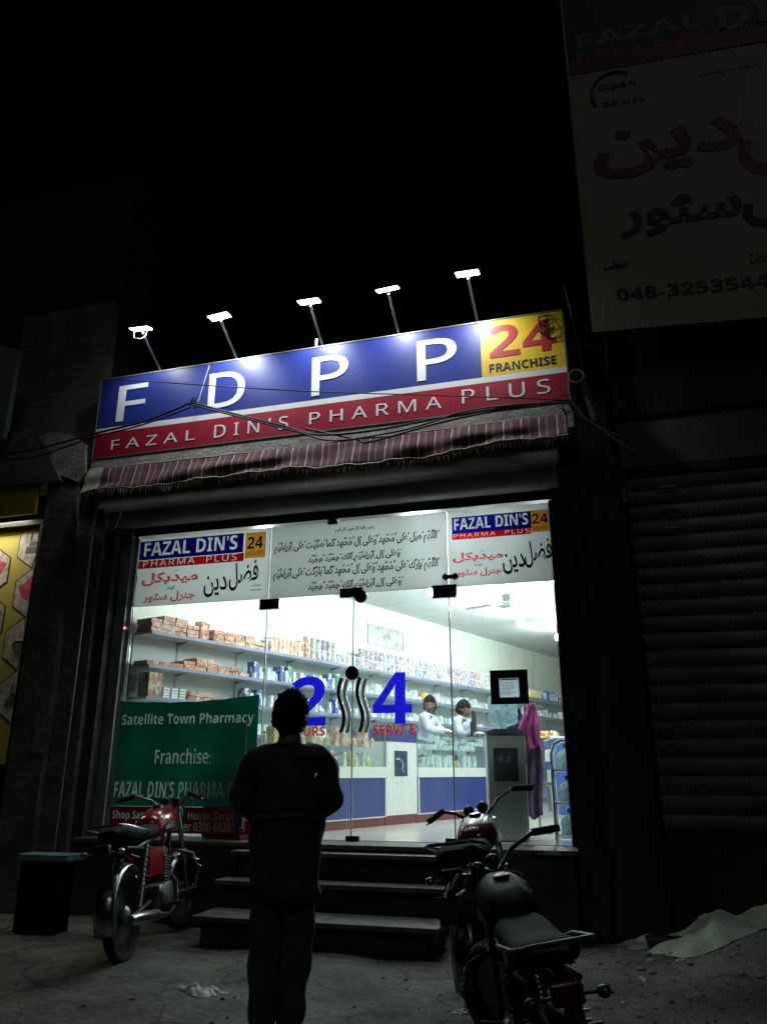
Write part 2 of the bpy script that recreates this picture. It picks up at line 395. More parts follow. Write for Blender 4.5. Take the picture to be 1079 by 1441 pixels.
LK.new(vo.outputs['Distance'], rp.inputs[0]); m1 = N.new('ShaderNodeMix'); m1.data_type = 'RGBA'; m1.blend_type = 'MULTIPLY'; m1.inputs[0].default_value = 1
LK.new(src, m1.inputs[6]); LK.new(rp.outputs[0], m1.inputs[7]); LK.new(m1.outputs[2], bs.inputs['Base Color'])
MW = Matrix.Translation(WO) @ Matrix.Rotation(-WA, 4, 'Z')
o = MB().box(-0.12, 0.0, 0.1, 16.6, SF - 0.02, CZ - 0.002).build('side_wall', wm, B); o.matrix_local = MW
o = MB().box(4.35, 4.45, 1.56, 16.6, SF - 0.02, CZ - 0.002).build('side_wall', wm, B); o.matrix_local = MW
o = MB().box(0.002, 4.348, 16.0, 16.1, SF + 0.002, CZ - 0.002).build('back_wall', wm, B); o.matrix_local = MW
# masonry piers and lintel
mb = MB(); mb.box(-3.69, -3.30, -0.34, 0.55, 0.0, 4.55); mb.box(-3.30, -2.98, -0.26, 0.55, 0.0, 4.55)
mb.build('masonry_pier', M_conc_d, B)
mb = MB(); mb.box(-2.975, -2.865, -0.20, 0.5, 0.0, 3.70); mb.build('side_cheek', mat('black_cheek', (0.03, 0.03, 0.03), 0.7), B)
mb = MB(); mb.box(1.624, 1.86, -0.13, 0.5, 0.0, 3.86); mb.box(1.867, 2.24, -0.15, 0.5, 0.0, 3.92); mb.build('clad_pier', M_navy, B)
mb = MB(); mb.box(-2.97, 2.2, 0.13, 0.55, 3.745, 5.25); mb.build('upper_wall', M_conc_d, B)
# fascia strip under the sign
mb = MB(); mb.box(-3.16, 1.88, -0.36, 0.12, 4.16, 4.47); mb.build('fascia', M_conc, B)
# shutter housing over the glass with rolled lower lip
mb = MB(); mb.box(-3.06, 1.72, -0.30, 0.12, 3.86, 4.155); mb.build('shutter_box', mat('dull_sheet_metal', (0.24, 0.23, 0.20), 0.6, 0.2, var=0.35, scale=3), B)
mb = MB(); mb.prism([(-0.30, 3.855), (-0.30, 3.79), (-0.26, 3.70), (-0.20, 3.665), (-0.12, 3.67), (-0.06, 3.72), (-0.06, 3.855)], -2.97, 1.70, plane='YZ')
mb.build('shutter_roll', mat('dull_shutter_steel', (0.26, 0.25, 0.22), 0.45, 0.3, var=0.3, scale=4, stretch=(0.4, 2, 2)), B, smooth=True, angle=50)
# aluminium door frame, jambs
mb = MB(); mb.box(-2.862, -2.742, -0.075, 0.055, 0.657, 3.70, bev=0.004); mb.build('door_jamb', M_alu, B)
mb = MB(); mb.box(-2.735, -2.70, -0.03, 0.03, 0.657, 3.598); mb.build('door_jamb', M_alu, B)
mb = MB(); mb.box(1.585, 1.62, -0.03, 0.03, 0.657, 3.598); mb.build('door_jamb', mat('dark_anodised', (0.03, 0.03, 0.033), 0.4, 0.5), B)
mb = MB(); mb.box(-2.738, 1.62, -0.05, 0.05, 3.602, 3.66); mb.build('head_rail', M_black, B)
# glass leaves: fixed, door, door, fixed; transom panes over them
G = glassmat('clear_glass')
N = G.node_tree.nodes; LK = G.node_tree.links; out = N['Material Output']; ps = out.inputs['Surface'].links[0].from_socket
dfs = N.new('ShaderNodeBsdfTranslucent'); dfs.inputs[0].default_value = (0.8, 0.85, 0.85, 1); mxs = N.new('ShaderNodeMixShader')
tcs = N.new('ShaderNodeTexCoord'); mps = N.new('ShaderNodeMapping'); mps.inputs['Scale'].default_value = (1.5, 1, 0.5); mps.inputs['Rotation'].default_value = (0, 0.5, 0); nzs = N.new('ShaderNodeTexNoise'); nzs.inputs['Scale'].default_value = 3.5; nzs.inputs['Detail'].default_value = 8; nzs.inputs['Roughness'].default_value = 0.7
mrs = N.new('ShaderNodeMapRange'); mrs.inputs[1].default_value = 0.48; mrs.inputs[2].default_value = 0.8; mrs.inputs[3].default_value = 0.004; mrs.inputs[4].default_value = 0.04
LK.new(tcs.outputs['Object'], mps.inputs[0]); LK.new(mps.outputs[0], nzs.inputs['Vector']); LK.new(nzs.outputs[0], mrs.inputs[0]); LK.new(mrs.outputs[0], mxs.inputs[0]); LK.new(ps, mxs.inputs[1]); LK.new(dfs.outputs[0], mxs.inputs[2]); LK.new(mxs.outputs[0], out.inputs['Surface'])
GE = mat('glass_edge', (0.62, 0.70, 0.68), 0.2, var=0.1, emit=0.0)
DX = [-2.698, fy(370, 1000).x, fy(496, 1000).x, fy(636, 1000).x, 1.583]
DT, TZ = 2.835, 2.85
for i in range(4):
    x0, x1 = DX[i] + 0.004, DX[i + 1] - 0.004
    door = i in (1, 2)
    z0 = 0.675 if door else 0.66
    g = MB().box(x0, x1, -0.006, 0.006, z0, DT).build('glass_door' if door else 'fixed_pane', G, B)
    # polished edges catch the light
    mb = MB(); e = 0.004
    mb.box(x0 - 0.0035, x0 + 0.001, -0.007, 0.007, z0, DT); mb.box(x1 - 0.001, x1 + 0.0035, -0.007, 0.007, z0, DT)
    mb.build('glass_edge', GE, g)
    if door:
        xs_ = x1 - 0.085 if i == 1 else x0 + 0.085
        # serpentine pull handles, one each side of the pane
        pts = []
        zt, zb = fy(485, 955).z, fy(485, 1031).z
        for side in (-1, 1):
            pts = [(xs_ + (0.028 * math.sin(t / 16 * PI * 2 + (PI if side < 0 else PI))) + (0.02 if side > 0 else 0), side * 0.055, zt + (zb - zt) * t / 16) for t in range(17)]
            mb = MB(); mb.tube(pts, 0.021, 12)
            for q in (3, 13): mb.tube([(pts[q][0], side * 0.055, pts[q][2]), (pts[q][0], side * 0.006, pts[q][2])], 0.008, 8)
            mb.build('pull_handle', M_chrome, g, smooth=True)
VW = mat('white_vinyl', (0.74, 0.79, 0.77), 0.45, var=0.03, scale=3, trans=0.55)
VC = mat('frosted_vinyl', (0.68, 0.72, 0.70), 0.5, var=0.04, scale=2, trans=0.5)
tr = []
for (x0, x1, m) in ((DX[0] + 0.003, DX[1] - 0.006, VW), (DX[1] + 0.008, DX[3] - 0.008, VC), (DX[3] + 0.006, DX[4] - 0.002, VC)):
    g = MB().box(x0, x1, -0.006, 0.006, TZ, 3.585).build('transom_pane', m, B); tr.append(g)
    mb = MB(); mb.box(x1 + 0.0005, x1 + 0.0055, -0.008, 0.008, TZ, 3.585); mb.build('glass_edge', GE, g)
# patch fittings
PF = mat('black_patch_fitting', (0.015, 0.016, 0.017), 0.3, 0.6)
for (px, py, w, h) in ((379, 850, 0.105, 0.052), (494, 834, 0.115, 0.045), (625, 832, 0.115, 0.06), (468, 733, 0.05, 0.035)):
    c = fy(px, py, -0.02); mb = MB(); mb.box(c.x - w, c.x + w, -0.024, 0.024, c.z - h, c.z + h, bev=0.004)
    mb.mi = 1; mb.box(c.x - w * 0.45, c.x + w * 0.25, -0.0262, -0.02, c.z - 0.006, c.z + 0.006)
    mb.build('patch_fitting', [PF, M_chrome], B)
c = fy(633, 811, -0.02); mb = MB(); mb.box(c.x - 0.055, c.x + 0.055, -0.02, 0.0, c.z - 0.02, c.z + 0.02, bev=0.008); mb.ball((c.x - 0.045, -0.01, c.z), 0.032); mb.ball((c.x + 0.045, -0.01, c.z), 0.032); mb.build('pane_clip', PF, B, smooth=True)
for (px, py, r) in ((507, 839, 0.062), (495, 947, 0.066)):
    c = fy(px, py, -0.03); mb = MB(); mb.lathe([(r * 0.9, -0.04), (r, -0.03), (r, -0.008), (r * 0.5, -0.008)], (c.x, 0, c.z), 'Y', 24)
    mb.build('round_lock', PF, B, smooth=True)
for (px, py) in ((496, 1181), (372, 1181), (637, 1181)):
    c = fy(px, py); mb = MB(); mb.box(c.x - 0.06, c.x + 0.06, -0.02, 0.02, 0.658, 0.70, bev=0.004); mb.build('floor_patch', PF, B)

# ---- transom lettering (on the street face of the panes)
NV = mat('navy_vinyl', (0.09, 0.08, 0.50), 0.4, trans=0.75); RV = mat('red_vinyl', (0.85, 0.09, 0.09), 0.4, trans=0.75); OV = mat('amber_vinyl', (1.0, 0.66, 0.2), 0.4, trans=0.8, var=0.02)
KV = mat('black_vinyl', (0.012, 0.012, 0.014), 0.4); WV = mat('white_letter_vinyl', (0.95, 0.95, 0.95), 0.4, trans=0.9, var=0.02)
BV = mat('blue_vinyl', (0.015, 0.012, 0.75), 0.35, trans=0.6)
RW = mat('red_letter_vinyl', (0.75, 0.02, 0.03), 0.4, trans=0.5)
def plate(name, ll, ur, k, m, parent, t=0.002):
    a = fy(*ll, k); b_ = fy(*ur, k)
    return MB().box(a.x, b_.x, k - t, k, a.z, b_.z).build(name, m, parent)
K = -0.009
def cut(panel, name, body, ll, ur, m, **kw):
    # letters are cut out of the coloured film and inlaid in white
    c = ptext('cutter', body, ll, ur, K + 0.006, KV, None, thick=0.014, **kw)
    md = panel.modifiers.new('cut', 'BOOLEAN'); md.object = c; md.operation = 'DIFFERENCE'; md.solver = 'EXACT'
    dg = bpy.context.evaluated_depsgraph_get(); dg.update()
    me = bpy.data.meshes.new_from_object(panel.evaluated_get(dg)); panel.modifiers.clear()
    if len(me.polygons) > 20: panel.data = me
    bpy.data.objects.remove(c)
    return ptext(name, body, ll, ur, K - 0.0025, m, panel, **kw)
def shopboard(g, blue, fd, red, pp, org, n24, hrs, med, andd, gen, fad):
    p = plate('blue_panel', *blue, K, NV, g); cut(p, 'lettering', bold("FAZAL DIN'S"), *fd, WV)
    p = plate('red_panel', *red, K, RV, g); cut(p, 'lettering', bold("PHARMA  PLUS", False), *pp, WV, spacing=1.25)
    p = plate('amber_panel', *org, K, OV, g); ptext('lettering', bold('24'), *n24, K - 0.005, KV, p); ptext('lettering', bold('HOURS'), *hrs, K - 0.005, RV, p, spacing=1.1)
    ptext('urdu_lettering', arabic('میڈیکل'), *med, K, RV, g, offset=0.035)
    ptext('urdu_lettering', arabic('اینڈ'), *andd, K, KV, g, offset=0.02)
    ptext('urdu_lettering', arabic('جنرل سٹور'), *gen, K, RV, g, offset=0.03)
    # the shop's name in a slanting hand: the two words step down to the left
    (ax, ay), (bx, by) = fad
    mx_ = ax + (bx - ax) * 0.40
    ptext('urdu_lettering', arabic('دین'), (ax, ay), (mx_ + 3, ay - (ay - by) * 0.62), K, KV, g, offset=0.018, shear=-0.15)
    ptext('urdu_lettering', arabic('فضل'), (mx_ + 4, ay - (ay - by) * 0.16), (bx, by + 2), K, KV, g, offset=0.018, shear=-0.15, tilt=0.12)
shopboard(tr[0], ((196, 789), (343.6, 750)), ((203, 784), (335.5, 753)), ((194.5, 801), (343.6, 778)), ((202, 798.6), (334, 779)), ((344.6, 786), (375, 747.7)),
          ((348, 772.7), (370.6, 754)), ((346.5, 782), (372, 773.7)), ((199, 825.6), (280, 800)), ((234, 831), (246, 822)), ((201, 849.6), (275, 829.5)), ((285.6, 841), (364.7, 789)))
shopboard(tr[2], ((636, 751.7), (746, 719)), ((639, 746.7), (742, 721.7)), ((636, 760), (746, 742.7)), ((638.5, 757.7), (744, 743.4)), ((746.6, 749.4), (771, 716.7)),
          ((748.6, 737), (769.6, 721.7)), ((749.6, 746), (770, 739)), ((637, 792.8), (707, 772.7)), ((667, 797), (677.5, 791.8)), ((642, 813.5), (705, 796.8)), ((707.6, 808.5), (775, 758)))
ptext('urdu_lettering', arabic('منجانب'), (354, 826), (367, 820), K, KV, tr[0], offset=0.01); ptext('lettering', bold('Sargodha'), (353, 832), (368, 828), K, KV, tr[0])
LN = ['بِسْمِ اللهِ الرَّحْمٰنِ الرَّحِيْمِ',
      'اَللّٰهُمَّ صَلِّ عَلٰى مُحَمَّدٍ وَّعَلٰى اٰلِ مُحَمَّدٍ كَمَا صَلَّيْتَ عَلٰى اِبْرَاهِيْمَ',
      'وَعَلٰى اٰلِ اِبْرَاهِيْمَ اِنَّكَ حَمِيْدٌ مَّجِيْدٌ',
      'اَللّٰهُمَّ بَارِكْ عَلٰى مُحَمَّدٍ وَّعَلٰى اٰلِ مُحَمَّدٍ كَمَا بَارَكْتَ عَلٰى اِبْرَاهِيْمَ',
      'وَعَلٰى اٰلِ اِبْرَاهِيْمَ اِنَّكَ حَمِيْدٌ مَّجِيْدٌ']
for t, ll, ur in zip(LN, ((472, 750), (386, 781), (433, 796), (384.5, 819), (433, 835)), ((527.7, 738), (618, 744), (566.6, 770.5), (619, 783), (568, 809.5))):
    ptext('arabic_lettering', arabic(t), ll, ur, K, KV, tr[1], offset=0.028)
# ---- vinyl numerals and words on the doors
leaf = [o for o in B.children if o.name.startswith('glass_door')]
leaf.sort(key=lambda o: o.data.vertices[0].co.x)
ptext('vinyl_numeral', bold('2'), (409, 1022), (459.5, 951), -0.0075, BV, leaf[0])
ptext('vinyl_numeral', bold('4'), (524, 1019), (579, 945.5), -0.0075, BV, leaf[1])
ptext('vinyl_word', bold('HOURS'), (402, 1036), (457.5, 1022.5), -0.0075, RW, leaf[0])
ptext('vinyl_word', bold('SERVI'), (525, 1035), (568, 1019.5), -0.0075, RW, leaf[1])
ptext('vinyl_word', bold('E'), (577, 1034), (584, 1018.5), -0.0075, RW, leaf[1])

# ================================================================== STEPS
ST = thing('front_steps', (0, -0.3, 0), 'three dark stone steps with pale worn edges leading to the glass doors', 'steps')
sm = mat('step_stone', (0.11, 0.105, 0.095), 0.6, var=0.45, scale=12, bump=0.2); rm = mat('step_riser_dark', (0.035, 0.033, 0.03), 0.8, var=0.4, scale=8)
for (x0, x1, y0, y1, z) in ((-1.20, 0.70, -1.07, -0.66, 0.20), (-1.23, 0.67, -0.68, -0.46, 0.40), (-1.20, 0.655, -0.47, -0.302, 0.60)):
    oy = 0.3
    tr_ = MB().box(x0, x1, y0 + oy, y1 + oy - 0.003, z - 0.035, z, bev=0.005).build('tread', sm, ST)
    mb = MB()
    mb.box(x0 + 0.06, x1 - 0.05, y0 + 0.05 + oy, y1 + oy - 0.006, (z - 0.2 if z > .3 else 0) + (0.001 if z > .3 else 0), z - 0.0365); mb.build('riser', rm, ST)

# ================================================================== MAIN SIGN
SK = -0.36
tl, trr, bl, br = fy(140, 537, SK), fy(795, 432, SK), fy(133, 645, SK), fy(799, 567, SK)
X0, X1, Z0, Z1 = (tl.x + bl.x) / 2, (trr.x + br.x) / 2, (bl.z + br.z) / 2, (tl.z + trr.z) / 2
SG = thing('shop_sign', (0, 0, 0), 'long blue and red lit fascia sign reading FDPP with yellow 24 FRANCHISE end panel', 'sign')
bb = mat('sign_blue_flex', (0.018, 0.034, 0.23), 0.42, var=0.10, scale=1.2, bump=0.05, bscale=3)
br_ = mat('sign_red_flex', (0.36, 0.012, 0.03), 0.42, var=0.10, scale=1.2)
yw = mat('sign_yellow_flex', (0.85, 0.55, 0.02), 0.42, var=0.05, scale=1.5)
ww = mat('sign_white', (0.8, 0.82, 0.8), 0.42, var=0.04)
SPL = (fy(135, 607, SK).z + fy(799, 520, SK).z) / 2
xs2 = fy(676, 490, SK).x
mb = MB(); mb.box(X0, X1, SK + 0.004, SK + 0.20, Z0, Z1); mb.build('sign_box', mat('sign_box_sheet', (0.25, 0.25, 0.24), 0.6, 0.2, var=0.3), SG)
def flex(name, x0, x1, z0, z1, m, yk=SK):
    return MB().box(x0, x1, yk - 0.001, yk + 0.002, z0, z1).build(name, m, SG)
pb = flex('blue_face', X0, xs2, SPL + 0.032, Z1, bb); py_ = flex('yellow_face', xs2 + 0.002, X1, SPL + 0.032, Z1, yw)
pw = flex('white_band', X0, X1, SPL - 0.03, SPL + 0.030, ww); pr = flex('red_face', X0, X1, Z0, SPL - 0.032, br_)
mb = MB()
for (a, b_) in ((X0, X0 + 0.012), (X1 - 0.012, X1)): mb.box(a, b_, SK - 0.008, SK - 0.0015, Z0, Z1)
mb.box(X0 + 0.0125, X1 - 0.0125, SK - 0.008, SK - 0.0015, Z1 - 0.012, Z1); mb.box(X0 + 0.0125, X1 - 0.0125, SK - 0.008, SK - 0.0015, Z0, Z0 + 0.012)
mb.build('edge_trim', mat('dull_trim', (0.2, 0.2, 0.2), 0.5, 0.4), SG)
for xq in (0.2, 0.43, 0.66): MB().box(X0 + (X1 - X0) * xq - 0.003, X0 + (X1 - X0) * xq + 0.003, SK - 0.0022, SK - 0.0012, Z0 + 0.013, SPL - 0.034).build('panel_seam', mat('seam_grey', (0.12, 0.02, 0.03), 0.6), pr)
k = SK - 0.0025
lw_ = mat('sign_letter_white', (0.85, 0.88, 0.86), 0.4, var=0.03)
for ch, ll, ur in (('F', (163, 594), (209.5, 538)), ('D', (292, 576), (346.5, 519.5)), ('P', (438, 558), (490.5, 496.5)), ('P', (587, 537), (641.5, 472.5))):
    ptext('letter', bold(ch, False), ll, ur, k, lw_, pb, offset=0.007, thick=0.005)
rr = mat('sign_red_letter', (0.48, 0.03, 0.03), 0.45); kk = mat('sign_dark_letter', (0.02, 0.02, 0.035), 0.45)
ptext('number', bold('24'), (689, 504.5), (779, 446.5), k, rr, py_, thick=0.003)
ptext('lettering', bold('FRANCHISE'), (688.5, 524.5), (781.5, 500), k, kk, py_, thick=0.003)
for t, ll, ur in (('FAZAL', (156, 633.5), (275, 604.5)), ("DIN'S", (301, 616.5), (406, 585)), ('PHARMA', (435, 597.5), (621, 557)), ('PLUS', (650, 568.5), (773, 532.5))):
    ptext('lettering', bold(t, False), ll, ur, k, lw_, pr, offset=0.0, spacing=1.55 if t != "DIN'S" else 1.6, thick=0.003)

# floodlights on arms over the sign
LM = emat('floodlight_lens', (0.9, 0.97, 1.0), 26.0)
LB = [((228, 520), (200, 468), 0.8), ((335, 505), (310, 451), 2.1), ((455, 490), (436, 430), 1.9), ((562, 468), (546, 413), 1.2), ((672, 450), (658, 391), 1.3)]
FLB = ['leftmost floodlight over the blue sign, a bent wire hanging under its head', 'second floodlight from the left over the sign letter D', 'middle floodlight over the sign between D and first P',
       'slim floodlight above the second letter P of the sign', 'rightmost and highest floodlight, above the yellow end panel of the sign']
for i, (bp, hp, en) in enumerate(LB):
    B0 = fy(*bp, SK + 0.08); B0.z = Z1
    best = min([SK - 0.02 * q for q in range(2, 45)], key=lambda kq: abs(fy(*hp, kq).x - B0.x))
    Hd = fy(*hp, best)
    t = thing('sign_floodlight', B0, FLB[i], 'floodlight', 'floodlights on arms above the shop sign')
    r = Hd - B0
    mb = MB(); mb.tube([(0, 0, -0.02), (0, 0, 0.03), r * 0.5 + Vector((0, 0, 0.015)), r + Vector((0, 0.02, 0.01))], 0.013, 8); mb.box(-0.035, 0.035, -0.03, 0.03, 0.001, 0.012)
    mb.build('arm', M_steel, t, smooth=True)
    tl_ = [R(16), R(8), R(13), R(22), R(14)][i]
    Mh = Matrix.Translation(r + Vector((0, -0.02, 0.03))) @ Matrix.Rotation([0.05, -0.08, 0.02, -0.05, 0.03][i], 4, 'Y') @ Matrix.Rotation(tl_, 4, 'X')
    mb = MB(); mb.box(-0.12, 0.12, -0.07, 0.07, 0.006, 0.04, M=Mh, bev=0.006)
    for q in range(6): mb.box(-0.11 + q * 0.04, -0.10 + q * 0.04, -0.06, 0.06, 0.041, 0.06, M=Mh)
    mb.build('lamp_head', M_black, t)
    MB().box(-0.105, 0.105, -0.055, 0.055, -0.002, 0.0055, M=Mh).build('lens', LM, t)
    if i == 0:
        MB().tube([(r.x - 0.10, r.y, r.z + 0.02), (r.x - 0.09, r.y, r.z - 0.05), (r.x - 0.02, r.y, r.z - 0.075), (r.x + 0.05, r.y, r.z - 0.06), (r.x + 0.07, r.y, r.z + 0.02)], 0.006, 6).build('loose_wire', M_steel, t, smooth=True)
    sp = bpy.data.lights.new('lamp_light', 'SPOT'); sp.energy = 30 * en; sp.spot_size = R(125); sp.spot_blend = 0.9; sp.color = (0.88, 0.95, 1.0); sp.shadow_soft_size = 0.07
    so = bpy.data.objects.new('lamp_light', sp); COL.objects.link(so); so.parent = t; so.location = r + Vector((0, 0.0, -0.015))
    aim = Vector((0, -r.y * 0.95, -0.62)); so.rotation_euler = aim.to_track_quat('-Z', 'Y').to_euler()

# ================================================================== AWNING CLOTH
aw = stripemat('maroon_striped_cloth', [(0.16, 0.065, 0.08), (0.25, 0.165, 0.17), (0.13, 0.055, 0.068), (0.58, 0.52, 0.50), (0.15, 0.065, 0.078)], 6.3, 0, 0.9, trans=0.1, widths=[0, 0.3, 0.42, 0.9, 0.965])
AWT = thing('awning_cloth', (0, -0.4, 4.2), 'rolled down maroon awning cloth with white stripes and ragged fringe under the sign', 'awning')
def awn(u, v):
    x = -3.09 + u * (1.83 + 3.09); sag = 0.016 * math.sin(u * 9) + 0.012 * math.sin(u * 31) + 0.008 * math.sin(u * 57)
    fold = 0.014 * math.sin(v * 7 + u * 14) + 0.010 * math.sin(u * 63 + v * 3) + 0.007 * math.sin(v * 12.0 + 2) * (0.6 + 0.4 * math.sin(u * 23))
    z = 4.275 - 0.27 * v * (1 + 0.08 * math.sin(u * 12)) + sag * v * 0.6 - 0.012 * math.sin(u * PI)
    return Vector((x, 0.0 - 0.07 * v - fold * (0.4 + v) - 0.015 * math.sin(v * PI), z - 4.2))
mb = MB(); mb.grid(awn, 260, 10); o = mb.build('cloth', aw, AWT, smooth=True, angle=180)
sd = o.modifiers.new('s', 'SOLIDIFY'); sd.thickness = 0.004
mb = MB()
def ae(u): return awn(u, 1)
mb.grid(lambda u, v: awn(0.0 + u * 0.035, v) + Vector((-0.03, -0.012, 0.004)) + Vector((-0.015 * (1 - u) * v, -0.01, -0.03 * v * (1 - u))), 14, 8)
mb.build('torn_end_patch', mat('grey_green_sack', (0.42, 0.44, 0.34), 0.9, var=0.4, scale=14), AWT, smooth=True)
mb = MB(); u = 0.0
while u < 1.0:
    if not (0.28 < u < 0.31):
        p = ae(u); l = random.uniform(0.03, 0.085); dx = random.uniform(-0.015, 0.015)
        mb.tube([p + Vector((0, 0, 0.006)), p + Vector((dx * 0.4, -0.004, -l * 0.5)), p + Vector((dx, 0, -l))], [0.003, 0.004, 0.002], 4)
    u += random.uniform(0.003, 0.008)
for a in range(80): pass
mb.tube([ae(q / 90) + Vector((0, -0.008, 0.004 + 0.006 * math.sin(q * 1.7))) for q in range(91)], 0.005, 5)
mb.build('fringe', mat('pale_fringe', (0.65, 0.66, 0.48), 0.9, var=0.3, scale=30), AWT)
# cloth's top cord
mb = MB(); mb.tube([awn(q / 60, 0) + Vector((0, -0.004, 0.0)) for q in range(61)], 0.006, 5); mb.build('top_cord', mat('pale_cord', (0.35, 0.33, 0.3), 0.9), AWT)
# ================================================================== INSIDE: SHELVING
SH = thing('wall_shelving', L(0, 0, SF), 'long run of white wall shelves with blue price strips along the side wall', 'shelving', rz=-WA)
sw = mat('white_shelf_board', (0.72, 0.75, 0.76), 0.4, var=0.05); swb = mat('shelf_back_board', (0.50, 0.56, 0.57), 0.5, var=0.06); pbm = mat('blue_price_strip', (0.20, 0.23, 0.34), 0.4, var=0.2, scale=3)
LV = [2.60, 2.26, 1.945, 1.63, 1.30]
UE = 13.5
MB().box(0.003, 0.02, 0.13, UE, 0.05, 2.60 - SF - 0.02).build('back_panel', swb, SH)
for i, z in enumerate(LV):
    z -= SF
    s_ = MB().box(0.021, 0.30, 0.13, UE, z - 0.022, z).build('shelf', sw, SH)
    mb = MB(); u = 0.13
    while u < UE - 0.05:
        mb.box(0.301, 0.307, u + 0.004, min(u + 0.896, UE), z - 0.03, z + 0.004); u += 0.9
    mb.build('price_strip', pbm, s_)
for q in range(16):
    u = 0.72 + 0.9 * (q - 0)
    if u > UE: break
    mb = MB(); mb.box(0.0205, 0.028, u - 0.012, u + 0.012, 0.05, 1.94)
    for z in LV[:4]: mb.prism([(0.0285, z - SF - 0.024), (0.20, z - SF - 0.024), (0.0285, z - SF - 0.06)], u - 0.004, u + 0.004)
    mb.build('bracket', mat('grey_bracket', (0.34, 0.38, 0.39), 0.5), SH)

# ---- goods
orange = printmat('orange_print', [(0.62, 0.16, 0.06), (0.66, 0.20, 0.08), (0.55, 0.12, 0.05), (0.75, 0.60, 0.42), (0.60, 0.17, 0.07)], (9, 9, 40))
orange_s = mat('orange_card_side', (0.62, 0.17, 0.07), 0.5, var=0.25, scale=20, obrand=0.3)
kraft = printmat('kraft_print', [(0.55, 0.42, 0.28), (0.50, 0.16, 0.08), (0.60, 0.48, 0.34), (0.25, 0.12, 0.08)], (30, 30, 22))
peach = printmat('peach_print', [(0.75, 0.45, 0.32), (0.8, 0.65, 0.52), (0.62, 0.22, 0.14), (0.78, 0.72, 0.66), (0.74, 0.40, 0.28)], (34, 34, 26))
tinA = printmat('tin_print_mauve', [(0.34, 0.26, 0.33), (0.55, 0.51, 0.53), (0.22, 0.20, 0.28), (0.45, 0.29, 0.31), (0.60, 0.58, 0.56)], (38, 38, 26))
tinB = printmat('tin_print_blue', [(0.17, 0.20, 0.32), (0.54, 0.57, 0.60), (0.32, 0.36, 0.45), (0.52, 0.48, 0.40), (0.63, 0.65, 0.66)], (38, 38, 26))
tinC = printmat('tin_print_green', [(0.33, 0.42, 0.35), (0.60, 0.60, 0.53), (0.50, 0.46, 0.28), (0.48, 0.31, 0.30)], (38, 38, 26))
whiteP = printmat('white_print', [(0.76, 0.78, 0.78), (0.70, 0.74, 0.76), (0.80, 0.80, 0.78), (0.35, 0.50, 0.66), (0.74, 0.76, 0.74), (0.55, 0.66, 0.5)], (36, 36, 22))
blueP = printmat('blue_print', [(0.06, 0.10, 0.36), (0.10, 0.16, 0.45), (0.7, 0.74, 0.8), (0.08, 0.12, 0.4)], (30, 30, 18))
greenP = printmat('green_print', [(0.05, 0.22, 0.12), (0.6, 0.68, 0.6), (0.08, 0.30, 0.18)], (30, 30, 18))
yelP = printmat('yellow_print', [(0.75, 0.62, 0.16), (0.78, 0.74, 0.5), (0.7, 0.5, 0.1), (0.75, 0.7, 0.62)], (36, 36, 24))
darkP = printmat('dark_print', [(0.04, 0.05, 0.08), (0.7, 0.7, 0.72), (0.10, 0.12, 0.2)], (20, 20, 70))
lidw = mat('white_plastic_lid', (0.75, 0.76, 0.76), 0.4)
def proto_box(name, dv, du, dz, m, m2=None):
    mb = MB(); mb.box(-dv / 2, dv / 2, -du / 2, du / 2, 0, dz, bev=0.003)
    if m2:   # tuck flap lines
        mb.mi = 1; mb.box(dv / 2 - 0.0005, dv / 2 + 0.001, -du / 2 + 0.006, du / 2 - 0.006, dz * 0.42, dz * 0.58)
    return mb.build(name, [m, m2] if m2 else m)
def proto_tin(name, r, h, m):
    mb = MB(); mb.lathe([(r, 0), (r * 1.03, 0.004), (r, 0.008), (r, h - 0.014)], seg=14); mb.mi = 1; mb.lathe([(r * 1.03, h - 0.014), (r * 1.03, h - 0.002), (r * 0.96, h)], seg=14)
    return mb.build(name, [m, lidw], smooth=True)
def proto_bottle(name, r, h, m, cap):
    mb = MB(); mb.lathe([(r * 0.95, 0), (r, 0.006), (r, h * 0.68), (r * 0.5, h * 0.80), (r * 0.42, h * 0.82)], seg=12); mb.mi = 1; mb.lathe([(r * 0.5, h * 0.82), (r * 0.5, h), (0.001, h)], seg=10)
    return mb.build(name, [m, cap], smooth=True)
capb = mat('blue_cap', (0.08, 0.2, 0.5), 0.4); capo = mat('orange_cap', (0.7, 0.25, 0.05), 0.4)
PR = dict(
    flat=proto_box('medicine_box', 0.22, 0.155, 0.045, orange, kraft), tall=proto_box('tall_carton', 0.10, 0.13, 0.215, orange_s, kraft),
    kraft=proto_box('tall_carton', 0.16, 0.17, 0.245, kraft), peach=proto_box('upright_carton', 0.13, 0.062, 0.19, peach), bw=proto_box('small_carton', 0.12, 0.085, 0.055, darkP, lidw),
    tinA=proto_tin('milk_tin', 0.052, 0.145, tinA), tinB=proto_tin('milk_tin', 0.052, 0.145, tinB), tinC=proto_tin('milk_tin', 0.052, 0.145, tinC), tinD=proto_tin('milk_tin', 0.052, 0.145, peach),
    wbox=proto_box('upright_carton', 0.10, 0.05, 0.15, whiteP), wbox2=proto_box('upright_carton', 0.10, 0.075, 0.12, whiteP), bbox=proto_box('upright_carton', 0.12, 0.07, 0.20, blueP), gbox=proto_box('upright_carton', 0.12, 0.07, 0.21, greenP),
    ybox=proto_box('upright_carton', 0.11, 0.06, 0.16, yelP), bot=proto_bottle('medicine_bottle', 0.03, 0.13, whiteP, capb), bot2=proto_bottle('medicine_bottle', 0.028, 0.12, yelP, lidw), sbox=proto_box('small_carton', 0.08, 0.09, 0.06, whiteP),
    bot3=proto_bottle('medicine_bottle', 0.026, 0.11, peach, capo))
